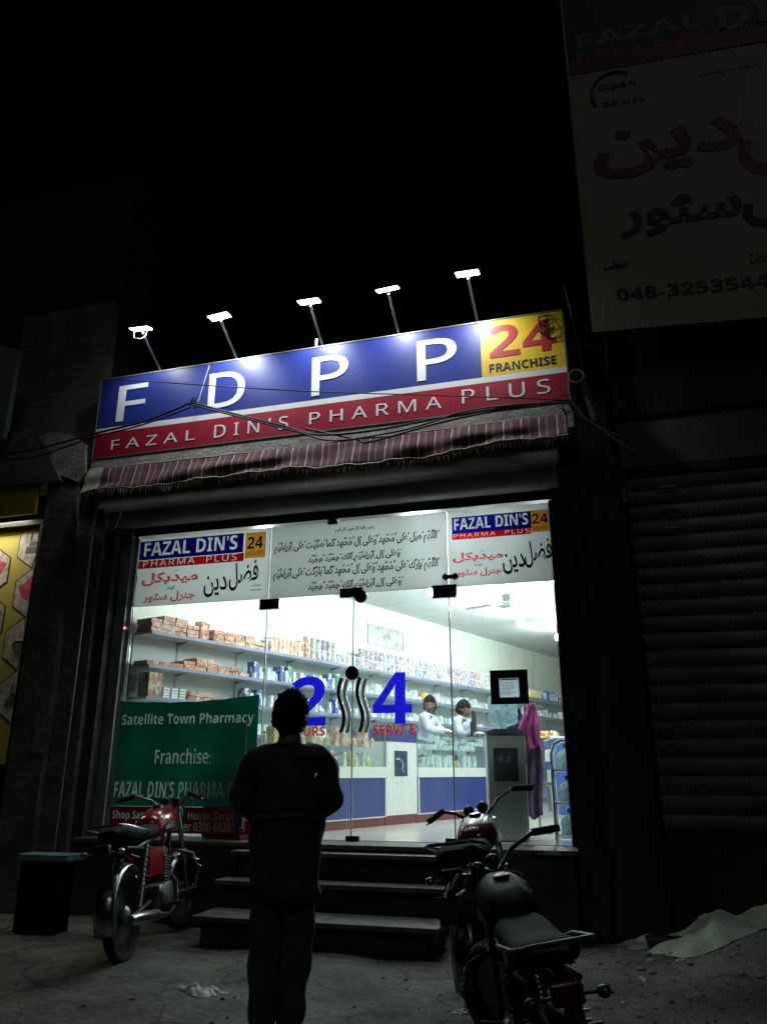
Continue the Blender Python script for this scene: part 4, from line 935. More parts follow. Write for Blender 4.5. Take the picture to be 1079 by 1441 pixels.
# tangle on the yellow panel and at the sign's right corner
def tangle(pts_c, k, rr_, n, seed, label, name='wire_tangle'):
    rs = random.Random(seed); c = fy(*pts_c, k); mb = MB()
    for q in range(n):
        a0 = rs.uniform(0, 6); R_ = rs.uniform(0.4, 1) * rr_; el = rs.uniform(0.4, 1.3); cx, cz = rs.uniform(-.3, .3) * rr_, rs.uniform(-.7, .7) * rr_
        mb.tube([Vector((cx + R_ * math.cos(a0 + t * 0.55), rs.uniform(-0.01, 0.01) * 1 - 0.012, cz + R_ * el * 1.3 * math.sin(a0 + t * 0.55))) for t in range(rs.randint(5, 11))], 0.0045, 5)
    o = mb.build(name, M_wire, None, smooth=True); o.location = c; tag(o, label, 'wire')
tangle((770, 458), -0.39, 0.10, 8, 4, 'tangle of dark wire hanging over the figure 4 of the yellow panel')
tangle((797, 572), -0.42, 0.07, 9, 5, 'dark knot of cables at the lower right corner of the sign', 'cable_knot')
tangle((274, 567), -0.61, 0.045, 5, 6, 'small coil tying the cables below the letter D', 'cable_knot')
tangle((194, 598), -0.6, 0.03, 4, 7, 'small loop of wire on the thick cable under the letter F', 'cable_knot')
# the whitish stick holding the cables off the sign
p0, p1 = fy(295, 514, -0.40), fy(279, 566, -0.60)
o = MB().tube([Vector((0, 0, 0)), p1 - p0], 0.0065, 8).build('cable_prop', mat('pale_rod', (0.22, 0.22, 0.21), 0.5), None); o.location = p0; tag(o, 'pale rod leaning from the sign top edge down to the cables beside the letter D', 'rod')
o = MB().tube([(0, 0, -0.05), (0, 0, 0.10)], 0.022, 8).build('rod_stub', M_steel, None); o.location = fy(445, 490, SK + 0.05); o.location.z = Z1 + 0.02; tag(o, 'short pale stub standing on the sign top left of the middle floodlight arm', 'rod')
# street-side pipe at the right of the sign
pp = fy(811, 536, -0.28)
t = thing('drain_pipe', pp, 'short open grey drain pipe bending down beside the right end of the sign', 'pipe')
mb = MB(); mb.lathe([(0.001, 0.06), (0.058, 0.055), (0.058, -0.10), (0.07, -0.10), (0.07, 0.10), (0.03, 0.12)], (0, 0, 0), 'Y', 24); mb.build('pipe_mouth', mat('grey_pipe', (0.13, 0.13, 0.11), 0.6, var=0.3), t, smooth=True)
MB().tube([(0.03, 0.02, -0.05), (0.08, 0.04, -0.20), (0.12, 0.06, -0.42)], [0.06, 0.06, 0.055], 16).build('pipe_bend', mat('grey_pipe', (0.13, 0.13, 0.11), 0.6), t, smooth=True)
# pipe on the dark right pier and on the left pier
q0, q1 = fy(800, 700, -0.17), fy(830, 1010, -0.17)
o = MB().tube([(0, 0, 0.7), (0, 0, 3.6)], 0.011, 8).build('conduit', M_navy, None, smooth=True); o.location = (q0.x + 0.02, -0.15, 0); tag(o, 'thin dark conduit running down the seam of the right pier', 'pipe')
o = MB().tube([(0, 0, 0.3), (0, 0, 4.1)], 0.012, 8).build('conduit', mat('grey_conduit', (0.14, 0.135, 0.12), 0.5), None, smooth=True); o.location = (fy(127, 790, -0.36).x, -0.36, 0); tag(o, 'thin pale conduit running down the left masonry pier', 'pipe')

# ================================================================== RIGHT NEIGHBOUR
RB = thing('shuttered_shop', (2.25, 0, 0), 'dark neighbouring shop on the right with its roller shutter closed', 'building')
def lb(x0, x1, y0, y1, z0, z1, name, m): return MB().box(x0 - 2.25, x1 - 2.25, y0, y1, z0, z1).build(name, m, RB)
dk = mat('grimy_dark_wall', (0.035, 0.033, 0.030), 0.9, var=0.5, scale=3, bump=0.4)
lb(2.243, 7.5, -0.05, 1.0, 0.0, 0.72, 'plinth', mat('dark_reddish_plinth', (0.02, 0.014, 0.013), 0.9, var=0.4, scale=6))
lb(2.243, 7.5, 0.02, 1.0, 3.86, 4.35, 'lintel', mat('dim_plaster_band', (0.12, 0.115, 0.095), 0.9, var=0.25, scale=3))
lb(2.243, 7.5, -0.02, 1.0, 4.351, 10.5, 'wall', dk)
mb = MB(); n_ = 21; z = 0.76; pr_ = []
hgt = (3.80 - 0.76) / n_
for q in range(n_):
    zz = 0.76 + q * hgt
    for s_, (f1, d) in enumerate(((0.0, 0.0), (0.18, -0.020), (0.5, -0.028), (0.82, -0.020))): pr_.append((0.12 + d, zz + f1 * hgt))
pr_ = pr_ + [(0.12, 3.80), (0.16, 3.80), (0.16, 0.76)]
mb.prism([(p[0], p[1]) for p in pr_], 2.30 - 2.25, 5.6 - 2.25, plane='YZ')
mb.build('roller_shutter', mat('weathered_shutter_steel', (0.125, 0.118, 0.098), 0.6, 0.1, var=0.45, scale=2.5, stretch=(1, 1, 4), bump=0.6, bscale=2.0), RB, smooth=True, angle=35)
lb(2.30, 5.6, 0.06, 0.18, 0.725, 0.757, 'shutter_foot', dk)
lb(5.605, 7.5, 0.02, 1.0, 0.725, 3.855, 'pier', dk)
mb = MB()
for (x, zz) in ((940, 684), (945, 713), (942, 742)):
    c = fy(x, zz, 0.06); mb.box(c.x - 0.07 - 2.25, c.x + 0.07 - 2.25, 0.060, 0.066, c.z - 0.008, c.z + 0.008)
mb.build('scratch', mat('bare_metal_scratch', (0.3, 0.3, 0.25), 0.5, 0.5), RB)
# its tall banner
BK = -0.30; BSH = 0.07
tl2, bl2_ = fy(788, 2, BK), fy(832, 467, BK)
bx0 = (tl2.x + bl2_.x) / 2; bz0 = fy(835, 467, BK).z; bz1 = 9.9
RBn = thing('tall_banner', (bx0, BK, bz0), 'huge unlit white banner with Urdu writing and a phone number high on the right', 'banner')
W_ = 3.9
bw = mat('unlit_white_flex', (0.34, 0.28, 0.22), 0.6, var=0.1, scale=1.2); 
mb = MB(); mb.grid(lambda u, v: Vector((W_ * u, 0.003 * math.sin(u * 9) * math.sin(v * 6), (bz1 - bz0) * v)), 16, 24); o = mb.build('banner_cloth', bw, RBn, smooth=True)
bnav = mat('banner_navy', (0.012, 0.012, 0.04), 0.6); brd = mat('banner_red', (0.20, 0.008, 0.012), 0.6); bkk = mat('banner_black', (0.01, 0.01, 0.015), 0.6)
hz0, hz1 = fy(798, 85, BK).z, 9.9
MB().box(0.03, W_ - 0.03, -0.008, -0.005, hz0 - bz0, hz1 - bz0 - 0.02).build('header_panel', bnav, RBn)
rz0 = fy(800, 107, BK).z
MB().box(0.03, W_ - 0.03, -0.008, -0.005, rz0 - bz0, hz0 - bz0 - 0.005).build('red_strip', brd, RBn)
def btxt(t, ll, ur, m, off=0.0, name='lettering', yy=-0.0055, **kw):
    a = fy(*ll, BK); c = fy(*ur, BK)
    return text_on(name, t, a.x - bx0, a.z - bz0 + BSH * (a.x - bx0), c.x - bx0, c.z - bz0 + BSH * (c.x - bx0), yy, m, RBn, offset=off, **kw)
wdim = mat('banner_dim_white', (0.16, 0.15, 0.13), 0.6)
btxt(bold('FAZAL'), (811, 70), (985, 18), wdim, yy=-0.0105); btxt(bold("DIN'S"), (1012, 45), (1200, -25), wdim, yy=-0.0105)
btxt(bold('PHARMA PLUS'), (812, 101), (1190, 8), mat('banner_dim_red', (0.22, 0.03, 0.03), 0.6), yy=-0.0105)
btxt(bold('Open'), (842, 131), (893, 112), bkk); btxt(bold('24 hrs'), (847, 152), (907, 135), bkk)
c = fy(866, 128, BK); mb = MB(); mb.tube([Vector((c.x - bx0 + 0.24 * math.cos(a_ * 0.2 + 1.0), -0.008, c.z - bz0 + 0.28 * math.sin(a_ * 0.2 + 1.0))) for a_ in range(14)], 0.014, 6); mb.build('printed_arc', bkk, RBn)
btxt(arabic('دین'), (838, 256), (1038, 158), brd, 0.03, 'urdu_lettering'); btxt(arabic('فضل'), (1044, 250), (1290, 95), brd, 0.03, 'urdu_lettering')
btxt(arabic('سٹور'), (873, 337), (1038, 262), bkk, 0.03, 'urdu_lettering'); btxt(arabic('میڈیکل'), (1048, 322), (1330, 205), bkk, 0.03, 'urdu_lettering')
btxt(arabic('صاف پانی'), (985, 108), (1068, 88), bkk, 0.02, 'urdu_lettering')
btxt(arabic('منجانب'), (850, 383), (881, 364), bkk, 0.02, 'urdu_lettering')
btxt(bold('048-3253544'), (868, 424), (1080, 386), bkk); btxt(bold('Contact'), (1055, 371), (1110, 352), mat('banner_dim_red', (0.22, 0.03, 0.03), 0.6))

for ch in RBn.children:   # the whole banner sags to the right
    for v in ch.data.vertices: v.co.z -= BSH * v.co.x

# ================================================================== LEFT NEIGHBOUR
LBd = thing('left_neighbour_shop', (-5.5, 0, 0), 'neighbouring shop on the left with peeling brick wall, yellow band and patterned lit window', 'building')
def ll_(x0, x1, y0, y1, z0, z1, name, m): return MB().box(x0 + 5.5, x1 + 5.5, y0, y1, z0, z1).build(name, m, LBd)
# brick and plaster upper wall
bm_ = mat('peeling_brick_plaster', (0.15, 0.14, 0.115), 0.92, var=0.3, scale=3, bump=0.4, bscale=12)
N = bm_.node_tree.nodes; LK = bm_.node_tree.links; bs = N['Principled BSDF']; src = bs.inputs['Base Color'].links[0].from_socket
tcn = [n for n in N if n.type == 'TEX_COORD'][0]; mp = N.new('ShaderNodeMapping'); mp.inputs['Rotation'].default_value = (PI / 2, 0, 0)
bk = N.new('ShaderNodeTexBrick'); bk.inputs['Scale'].default_value = 1.0; bk.inputs['Brick Width'].default_value = 0.23; bk.inputs['Row Height'].default_value = 0.085; bk.inputs['Mortar Size'].default_value = 0.009
bk.inputs['Color1'].default_value = (0.15, 0.135, 0.10, 1); bk.inputs['Color2'].default_value = (0.12, 0.10, 0.075, 1); bk.inputs['Mortar'].default_value = (0.05, 0.045, 0.035, 1); bk.inputs['Mortar Smooth'].default_value = 0.6
LK.new(tcn.outputs['Object'], mp.inputs[0]); wv = N.new('ShaderNodeTexNoise'); wv.inputs['Scale'].default_value = 7; wv.inputs['Detail'].default_value = 4; wm_ = N.new('ShaderNodeVectorMath'); wm_.operation = 'MULTIPLY_ADD'; wm_.inputs[1].default_value = (0.09, 0.09, 0.09); LK.new(tcn.outputs['Object'], wv.inputs['Vector']); LK.new(wv.outputs['Color'], wm_.inputs[0]); LK.new(mp.outputs[0], wm_.inputs[2]); LK.new(wm_.outputs[0], bk.inputs['Vector'])
nm = N.new('ShaderNodeTexNoise'); nm.inputs['Scale'].default_value = 1.3; nm.inputs['Detail'].default_value = 9; LK.new(tcn.outputs['Object'], nm.inputs['Vector'])
rp = N.new('ShaderNodeValToRGB'); rp.color_ramp.elements[0].position = 0.50; rp.color_ramp.elements[1].position = 0.54; LK.new(nm.outputs[0], rp.inputs[0])
m1 = N.new('ShaderNodeMix'); m1.data_type = 'RGBA'; LK.new(rp.outputs[0], m1.inputs[0]); LK.new(bk.outputs[0], m1.inputs[6]); LK.new(src, m1.inputs[7]); LK.new(m1.outputs[2], bs.inputs['Base Color'])
ll_(-4.62, -3.32, -0.10, 0.0, 4.56, 6.6, 'brick_wall', bm_)
ll_(-9.5, -3.32, 0.002, 0.6, 4.56, 8.6, 'rear_wall', mat('dark_upper_masonry', (0.022, 0.02, 0.018), 0.95, var=0.4, scale=3))
# broken plaster chunk over the pier
mb = MB(); cs = [(54, 613), (75, 608), (100, 612), (120, 625), (121, 665), (110, 678), (84, 668), (74, 640)]
P2 = [fy(x, y, -0.36) for x, y in cs]; mb.prism([(p.x + 5.5, p.z) for p in P2], -0.36, -0.16); mb.build('plaster_chunk', M_conc, LBd)
ll_(-4.62, -3.81, -0.18, 0.30, 4.345, 4.555, 'ledge', M_conc_d)
# grey slab sign at the far left
mb = MB(); P2 = [fy(x, y, -0.55) for x, y in ((-60, 470), (26, 492), (8, 600), (3, 615), (-60, 640))]; mb.prism([(p.x + 5.5, p.z) for p in P2], -0.55, -0.48); mb.build('side_panel', mat('blue_grey_panel', (0.20, 0.24, 0.24), 0.5, var=0.12, scale=2), LBd)
mb = MB(); P2 = [fy(x, y, -0.40) for x, y in ((-60, 630), (6, 613), (26, 605), (70, 640), (85, 676), (-60, 690))]; mb.prism([(p.x + 5.5, p.z) for p in P2], -0.40, -0.32); mb.build('sloping_canopy', mat('grey_canopy', (0.13, 0.14, 0.13), 0.6, var=0.2), LBd)
# yellow band
a, c = fy(-60, 726, -0.38), fy(56, 676, -0.38)
ll_(-6.6, c.x, -0.38, -0.34, fy(30, 724, -0.38).z, fy(30, 678, -0.38).z, 'yellow_band', mat('dull_yellow_board', (0.30, 0.24, 0.012), 0.5, var=0.2, scale=2))
ll_(-6.6, -3.81, -0.20, 0.0, 3.80, fy(30, 724, -0.38).z - 0.004, 'dark_strip', M_black)
ll_(-3.84, -3.695, -0.2, 0.3, 0.0, 3.795, 'door_post', M_black)
# hexagon patterned window
hx0, hx1, hz0_, hz1_ = -6.6, fy(57, 745, -0.12).x, 1.30, 3.79
WP = thing('hexagon_window_poster', (hx1, -0.12, hz0_), 'yellow window poster printed with hexagons of cakes, lit from above, at the left edge', 'poster')
hy = mat('poster_yellow', (0.62, 0.50, 0.10), 0.5, var=0.08, scale=2); hw = mat('poster_cream', (0.62, 0.55, 0.45), 0.5, var=0.5, scale=16)
hb = mat('poster_brown_line', (0.10, 0.05, 0.01), 0.5); pk = mat('poster_pink', (0.70, 0.10, 0.13), 0.5, var=0.4, scale=14); gr = mat('poster_grey', (0.12, 0.12, 0.11), 0.5)
MB().box(hx0 - hx1, 0, 0, 0.006, 0, hz1_ - hz0_).build('sheet', hy, WP)
rh = 0.25; pitch = 0.62; kx = 0.50
def hexp(cx, cz, r): return [(cx + r * math.sin(q * PI / 3) * 0.98, cz + r * 1.12 * math.cos(q * PI / 3)) for q in range(6)]
cps = [fy(4, 782, -0.12), fy(52, 775, -0.12)]
hid = 0
for row in range(5):
    for cl_ in range(4):
        cx = (fy(48, 778, -0.12).x - hx1) - cl_ * kx + (0.03 if row % 2 else 0) + row * 0.0; cz = 3.60 - hz0_ - row * 0.545 - (0.27 if cl_ % 2 else 0.0)
        if cx - rh < hx0 - hx1 or cz - rh * 1.15 < 0.02: continue
        def clip(pts): return [(min(x, -0.006), min(z, hz1_ - hz0_ - 0.006)) for x, z in pts]
        mb = MB(); mb.prism(clip(hexp(cx, cz, rh)), -0.0025, -0.0005); h_ = mb.build('hexagon', hb, WP)
        mb = MB(); mb.prism(clip(hexp(cx, cz, rh - 0.016)), -0.0045, -0.0028); mb.build('hexagon_face', hw, h_)
        rs = random.Random(row * 7 + cl_); kind = rs.choice(['pink', 'cake', 'ring'])
        if cx > -0.1: kind = ['cake', 'pink', 'ring', 'cake', 'pink'][row]
        if kind == 'pink':
            mb = MB(); mb.prism(clip([(cx + 0.15 * math.cos(t_) * (1 + 0.2 * math.sin(5 * t_)), cz + 0.04 + 0.11 * math.sin(t_) * (1 + 0.2 * math.cos(4 * t_))) for t_ in [q * PI / 8 for q in range(16)]]), -0.0062, -0.0048); mb.build('printed_cake', pk, h_)
        elif kind == 'cake':
            mb = MB(); mb.prism(clip([(cx - 0.11, cz - 0.10), (cx + 0.11, cz - 0.10), (cx + 0.10, cz - 0.03), (cx - 0.10, cz - 0.03)]), -0.0062, -0.0048); mb.prism(clip([(cx - 0.07, cz - 0.02), (cx + 0.07, cz - 0.02), (cx + 0.065, cz + 0.03), (cx - 0.065, cz + 0.03)]), -0.0062, -0.0048); mb.tube([(cx - 0.04, -0.006, cz + 0.05), (cx, -0.006, cz + 0.12), (cx + 0.04, -0.006, cz + 0.15)] if cx < -0.1 else [(cx - 0.06, -0.006, cz + 0.05), (cx - 0.05, -0.006, cz + 0.12)], 0.006, 5); mb.build('printed_cake', gr, h_)
        else:
            mb = MB(); mb.tube([(min(cx + 0.09 * math.cos(t_), -0.01), -0.006, cz + 0.05 * math.sin(t_) - 0.02) for t_ in [q * PI / 8 for q in range(17)]], 0.010, 5); mb.build('printed_cake', gr, h_)
# the wall behind it, and the tube lamp over its front
ll_(-6.6, -3.91, 0.35, 0.4, 0.0, 3.79, 'inner_wall', M_white)
ll_(-6.6, -3.91, -0.14, 0.0, 0.0, 1.29, 'stall_riser', M_black)
lt = thing('shop_tube_lamp', (-4.9, -0.28, 3.95), 'tube lamp tucked under the yellow band above the hexagon poster', 'lamp')
MB().tube([(-0.5, 0, 0), (0.5, 0, 0)], 0.014, 10).build('tube', emat('tube_glow', (1, 0.97, 0.85), 5.0), lt)
al = bpy.data.lights.new('lamp_light', 'AREA'); al.shape = 'RECTANGLE'; al.size = 1.2; al.size_y = 0.1; al.energy = 13; al.color = (1, 0.96, 0.82)
ao = bpy.data.objects.new('lamp_light', al); COL.objects.link(ao); ao.parent = lt; ao.location = (0.2, 0, -0.03); ao.rotation_euler = (R(8), 0, 0)
# little papers stuck on the left pier
mb = MB(); a = fy(44, 1060, -0.345); mb.box(a.x, a.x + 0.2, -0.3445, -0.341, a.z, a.z + 0.35); o = mb.build('pasted_notice', mat('dim_paper', (0.16, 0.15, 0.13), 0.8, var=0.5, scale=12), None, origin=(a.x, -0.343, a.z)); tag(o, 'tattered dim paper notice pasted on the left pier', 'notice')
# ================================================================== MOTORCYCLES
def motorbike(loc, rz, lean, tankm, label, M_chrome=M_chrome, steer=0.0, name='parked_motorbike', mirror=False):
    t = thing(name, loc, label, 'motorcycle', 'motorcycles parked before the pharmacy', rz=rz)
    t.rotation_euler = (0, lean, rz)
    sm_ = mat('vinyl_seat', (0.02, 0.022, 0.024), 0.8, spec=0.12, var=0.25, scale=14, bump=0.05)
    eng = mat('engine_alloy', (0.22, 0.23, 0.23), 0.4, 0.7, var=0.4, scale=22); fr = M_black
    def wheel(y, z, nm, M=None):
        mb = MB(); prof = []
        for q in range(13):
            a = q / 12 * 2 * PI; prof.append((0.262 + 0.036 * math.cos(a), 0.036 * math.sin(a)))
        n0 = len(mb.b.verts)
        mb.lathe(prof, (0, y, z), 'X', 40, M=M); w_ = mb.build(nm, M_rubber, t, smooth=True)
        mb = MB(); mb.lathe([(0.222, -0.022), (0.236, -0.022), (0.236, 0.022), (0.222, 0.022), (0.222, -0.022)], (0, y, z), 'X', 40, M=M); mb.build('rim', M_chrome, w_, smooth=True)
        mb = MB()
        for q in range(18):
            a = q * 2 * PI / 18; sx = 0.02 if q % 2 else -0.02; a2 = a + (0.35 if (q // 2) % 2 else -0.35)
            p = [(sx, y + 0.035 * math.cos(a2), z + 0.035 * math.sin(a2)), (0, y + 0.224 * math.cos(a), z + 0.224 * math.sin(a))]
            if M is not None: p = [M @ Vector(v) for v in p]
            mb.tube(p, 0.0028, 4)
        mb.build('spokes', M_chrome, w_)
        mb = MB(); mb.lathe([(0.03, -0.05), (0.055, -0.03), (0.055, 0.03), (0.03, 0.05)], (0, y, z), 'X', 16, M=M); mb.build('hub', eng, w_, smooth=True)
    wheel(-0.60, 0.298, 'rear_wheel')
    # steering assembly turns about the fork axis
    piv = Vector((0, 0.46, 0.78)); ax = Vector((0, -0.42, 0.9)).normalized()
    MS = Matrix.Translation(piv) @ Matrix.Rotation(steer, 4, ax) @ Matrix.Translation(-piv)
    wheel(0.66, 0.298, 'front_wheel', MS)
    def T(pts): return [MS @ Vector(p) for p in pts]
    def fender(y, z, r, a0, a1, w, nm, m, M=None):
        mb = MB()
        def f(u, v):
            a = a0 + (a1 - a0) * u; x = (v - 0.5) * w; rr = r - 0.025 * (2 * v - 1) ** 2
            p = Vector((x, y + rr * math.cos(a), z + rr * math.sin(a))); return M @ p if M is not None else p
        mb.grid(f, 18, 6); o = mb.build(nm, m, t, smooth=True, angle=180); md = o.modifiers.new('s', 'SOLIDIFY'); md.thickness = 0.004
        return o
    fender(0.66, 0.298, 0.325, R(20), R(165), 0.11, 'front_fender', M_chrome, MS)
    fender(-0.60, 0.298, 0.335, R(45), R(195), 0.14, 'rear_fender', M_chrome)
    for s_ in (-1, 1):
        mb = MB(); mb.tube(T([(s_ * 0.085, 0.40, 0.92), (s_ * 0.085, 0.52, 0.62)]), 0.022, 10); mb.tube(T([(s_ * 0.085, 0.52, 0.62), (s_ * 0.075, 0.66, 0.30)]), 0.028, 10); mb.build('front_fork', M_chrome, t, smooth=True)
        mb = MB(); mb.tube([(s_ * 0.12, -0.42, 0.72), (s_ * 0.115, -0.58, 0.33)], 0.012, 8)
        pts = [(s_ * 0.12 + 0.028 * math.cos(q * 0.9), -0.43 - 0.11 * q / 60 - 0.0, 0.70 - 0.26 * q / 60 + 0.028 * math.sin(q * 0.9) * 0.3) for q in range(61)]
        mb.tube(pts, 0.0055, 5); mb.build('rear_shock', M_chrome, t, smooth=True)
    mb = MB()
    mb.tube([(0, 0.42, 0.86), (0, 0.10, 0.76), (0, -0.35, 0.70), (0, -0.72, 0.72)], 0.024, 8); mb.tube([(0, 0.42, 0.80), (0, 0.34, 0.50), (0, 0.26, 0.28), (0, -0.15, 0.24), (0, -0.22, 0.35)], 0.02, 8)
    mb.tube([(0, -0.20, 0.70), (0, -0.22, 0.30)], 0.02, 8)
    for s_ in (-1, 1): mb.tube([(s_ * 0.05, -0.22, 0.32), (s_ * 0.09, -0.60, 0.298)], 0.018, 8); mb.tube([(s_ * 0.05, -0.12, 0.62), (s_ * 0.1, -0.45, 0.70), (s_ * 0.09, -0.74, 0.73)], 0.012, 8)
    mb.build('frame', fr, t, smooth=True)
    # engine
    mb = MB(); mb.box(-0.10, 0.10, -0.12, 0.20, 0.26, 0.42, bev=0.03); mb.build('engine_case', eng, t, smooth=True)
    mb = MB()
    Mc = Matrix.Translation((0, 0.13, 0.42)) @ Matrix.Rotation(R(-12), 4, 'X')
    for q in range(9): mb.box(-0.075, 0.075, -0.07, 0.07, 0.0 + q * 0.021, 0.009 + q * 0.021, M=Mc, bev=0.003)
    mb.box(-0.05, 0.05, -0.05, 0.05, -0.01, 0.20, M=Mc); mb.box(-0.05, 0.05, -0.06, 0.06, 0.19, 0.25, M=Mc, bev=0.012); mb.build('cylinder', eng, t, smooth=True)
    for s_ in (-1, 1): mb = MB(); mb.lathe([(0.075, 0), (0.07, 0.02), (0.03, 0.03)], (s_ * 0.10, -0.03, 0.34), 'X', 20) if s_ > 0 else mb.lathe([(0.03, -0.03), (0.07, -0.02), (0.075, 0)], (s_ * 0.10, 0.05, 0.34), 'X', 20); mb.build('engine_cover', eng, t, smooth=True)
    # tank, saddle
    mb = MB(); prof = [(-0.16, 0.05, 0.06, 0.80), (-0.14, 0.09, 0.085, 0.815), (-0.02, 0.115, 0.11, 0.835), (0.14, 0.13, 0.125, 0.85), (0.28, 0.12, 0.12, 0.855), (0.38, 0.08, 0.09, 0.85), (0.41, 0.03, 0.04, 0.84)]
    rings = []
    for (y, w_, h_, zc) in prof:
        rings.append([mb.b.verts.new((w_ * (abs(math.cos(a)) ** 0.75) * (1 if math.cos(a) >= 0 else -1), y + 0.04, zc + h_ * (abs(math.sin(a)) ** 0.85) * (1 if math.sin(a) >= 0 else -0.75))) for a in [2 * PI * q / 24 for q in range(24)]])
    for i in range(len(rings) - 1):
        for q in range(24): mb.b.faces.new((rings[i][q], rings[i][(q + 1) % 24], rings[i + 1][(q + 1) % 24], rings[i + 1][q]))
    mb.b.faces.new(rings[0]); mb.b.faces.new(rings[-1][::-1]); tk = mb.build('fuel_tank', tankm, t, smooth=True, angle=60)
    MB().lathe([(0.04, 0), (0.04, 0.015), (0.02, 0.022)], (0, 0.16, 0.965), 'Z', 16).build('filler_cap', M_chrome, tk, smooth=True)
    for s_ in (-1, 1):
        mb = MB(); mb.grid(lambda u, v: Vector((s_ * (0.1335 - 0.012 * (2 * u - 1) ** 2 + 0.002), -0.02 + 0.36 * u, 0.80 + 0.055 * v * (0.4 + 0.6 * math.sin(u * PI)) )), 12, 3); mb.build('tank_stripe', M_chrome, tk, smooth=True)
    mb = MB(); rings = []
    for i in range(19):
        f = i / 18; y = -0.84 + f * 0.80; w_ = 0.12 * min(1, 0.55 + 3 * f) * (1 if f < 0.8 else 1 - (f - 0.8) * 1.6); zc = 0.80 + 0.03 * max(0, 0.45 - f) * 2 - 0.01 * math.sin(f * PI); h_ = 0.055 * min(1, 0.4 + 6 * f)
        rings.append([mb.b.verts.new((w_ * (abs(math.cos(a)) ** 0.6) * (1 if math.cos(a) >= 0 else -1), y, zc + h_ * (abs(math.sin(a)) ** 0.7) * (1 if math.sin(a) >= 0 else -0.7) + (0.003 * math.cos(f * 120) if f > 0.3 else 0))) for a in [2 * PI * q / 20 for q in range(20)]])
    for i in range(18):
        for q in range(20): mb.b.faces.new((rings[i][q], rings[i][(q + 1) % 20], rings[i + 1][(q + 1) % 20], rings[i + 1][q]))
    mb.b.faces.new(rings[0]); mb.b.faces.new(rings[-1][::-1]); mb.build('seat', sm_, t, smooth=True, angle=60)
    mb = MB(); mb.tube([(-0.13, -0.40, 0.79), (-0.15, -0.50, 0.82), (-0.15, -0.84, 0.87), (-0.11, -0.91, 0.885), (0.11, -0.91, 0.885), (0.15, -0.84, 0.87), (0.15, -0.50, 0.82), (0.13, -0.40, 0.79)], 0.010, 8); mb.build('grab_rail', M_chrome, t, smooth=True)
    for s_ in (-1, 1):
        mb = MB(); mb.prism([(-0.42, 0.50), (-0.10, 0.50), (-0.12, 0.68), (-0.36, 0.70)], s_ * 0.10, s_ * 0.125, plane='YZ'); mb.build('side_panel', tankm, t)
    # exhaust on the right
    mb = MB(); mb.tube([(0.05, 0.20, 0.48), (0.08, 0.30, 0.40), (0.10, 0.26, 0.24), (0.12, 0.0, 0.20), (0.14, -0.25, 0.23)], 0.018, 10); mb.tube([(0.14, -0.25, 0.23), (0.15, -0.35, 0.245), (0.16, -0.80, 0.29), (0.16, -0.86, 0.295)], [0.02, 0.038, 0.042, 0.025], 14); mb.build('exhaust_pipe', M_chrome, t, smooth=True)
    # handlebar
    hb_ = MB(); hb_.tube(T([(-0.36, 0.22, 1.03), (-0.26, 0.28, 1.06), (-0.16, 0.38, 1.02), (-0.07, 0.42, 0.95), (0.07, 0.42, 0.95), (0.16, 0.38, 1.02), (0.26, 0.28, 1.06), (0.36, 0.22, 1.03)]), 0.012, 8); hb = hb_.build('handlebar', M_chrome, t, smooth=True)
    for s_ in (-1, 1):
        mb = MB(); mb.tube(T([(s_ * 0.25, 0.288, 1.058), (s_ * 0.37, 0.214, 1.027)]), 0.019, 10); mb.build('grip', M_rubber, hb, smooth=True)
        mb = MB(); mb.tube(T([(s_ * 0.22, 0.33, 1.05), (s_ * 0.28, 0.34, 1.04), (s_ * 0.38, 0.27, 1.01)]), 0.007, 6); mb.build('brake_lever', M_chrome, hb, smooth=True)
    if mirror: mb = MB(); mb.tube(T([(-0.2, 0.32, 1.05), (-0.22, 0.33, 1.2)]), 0.006, 6); mb.ball(MS @ Vector((-0.22, 0.34, 1.24)), (0.055, 0.015, 0.04), 12); mb.build('mirror', M_black, hb, smooth=True)
    mb = MB(); mb.ball(MS @ Vector((0, 0.50, 0.90)), (0.09, 0.085, 0.09), 18); hl = mb.build('headlight', M_black, t, smooth=True)
    mb = MB(); mb.lathe([(0.001, 0.095), (0.05, 0.09), (0.08, 0.07), (0.088, 0.05), (0.088, 0.035)], (0, 0.50, 0.90), 'Y', 20, M=MS); mb.build('lens', M_chrome, hl, smooth=True)
    mb = MB(); mb.ball(MS @ Vector((-0.05, 0.43, 1.0)), (0.04, 0.03, 0.04), 12); mb.ball(MS @ Vector((0.05, 0.43, 1.0)), (0.04, 0.03, 0.04), 12); mb.build('gauge', M_black, hb, smooth=True)
    # tail
    tlm = mat('tail_red_lens', (0.07, 0.006, 0.006), 0.35); amb = mat('amber_lens', (0.5, 0.2, 0.03), 0.25)
    mb = MB(); mb.box(-0.055, 0.055, -0.955, -0.90, 0.70, 0.77, bev=0.012); mb.build('tail_light', tlm, t, smooth=True)
    mb = MB(); mb.box(-0.09, 0.09, -0.972, -0.966, 0.52, 0.65); mb.build('number_plate', mat('dim_plate', (0.05, 0.048, 0.04), 0.5, var=0.3, scale=20), t)
    for s_ in (-1, 1):
        mb = MB(); mb.tube([(s_ * 0.04, -0.90, 0.72), (s_ * 0.105, -0.91, 0.72)], 0.006, 6); mb.ball((s_ * 0.125, -0.92, 0.72), (0.026, 0.024, 0.021), 12); mb.build('indicator', [M_chrome], t, smooth=True)
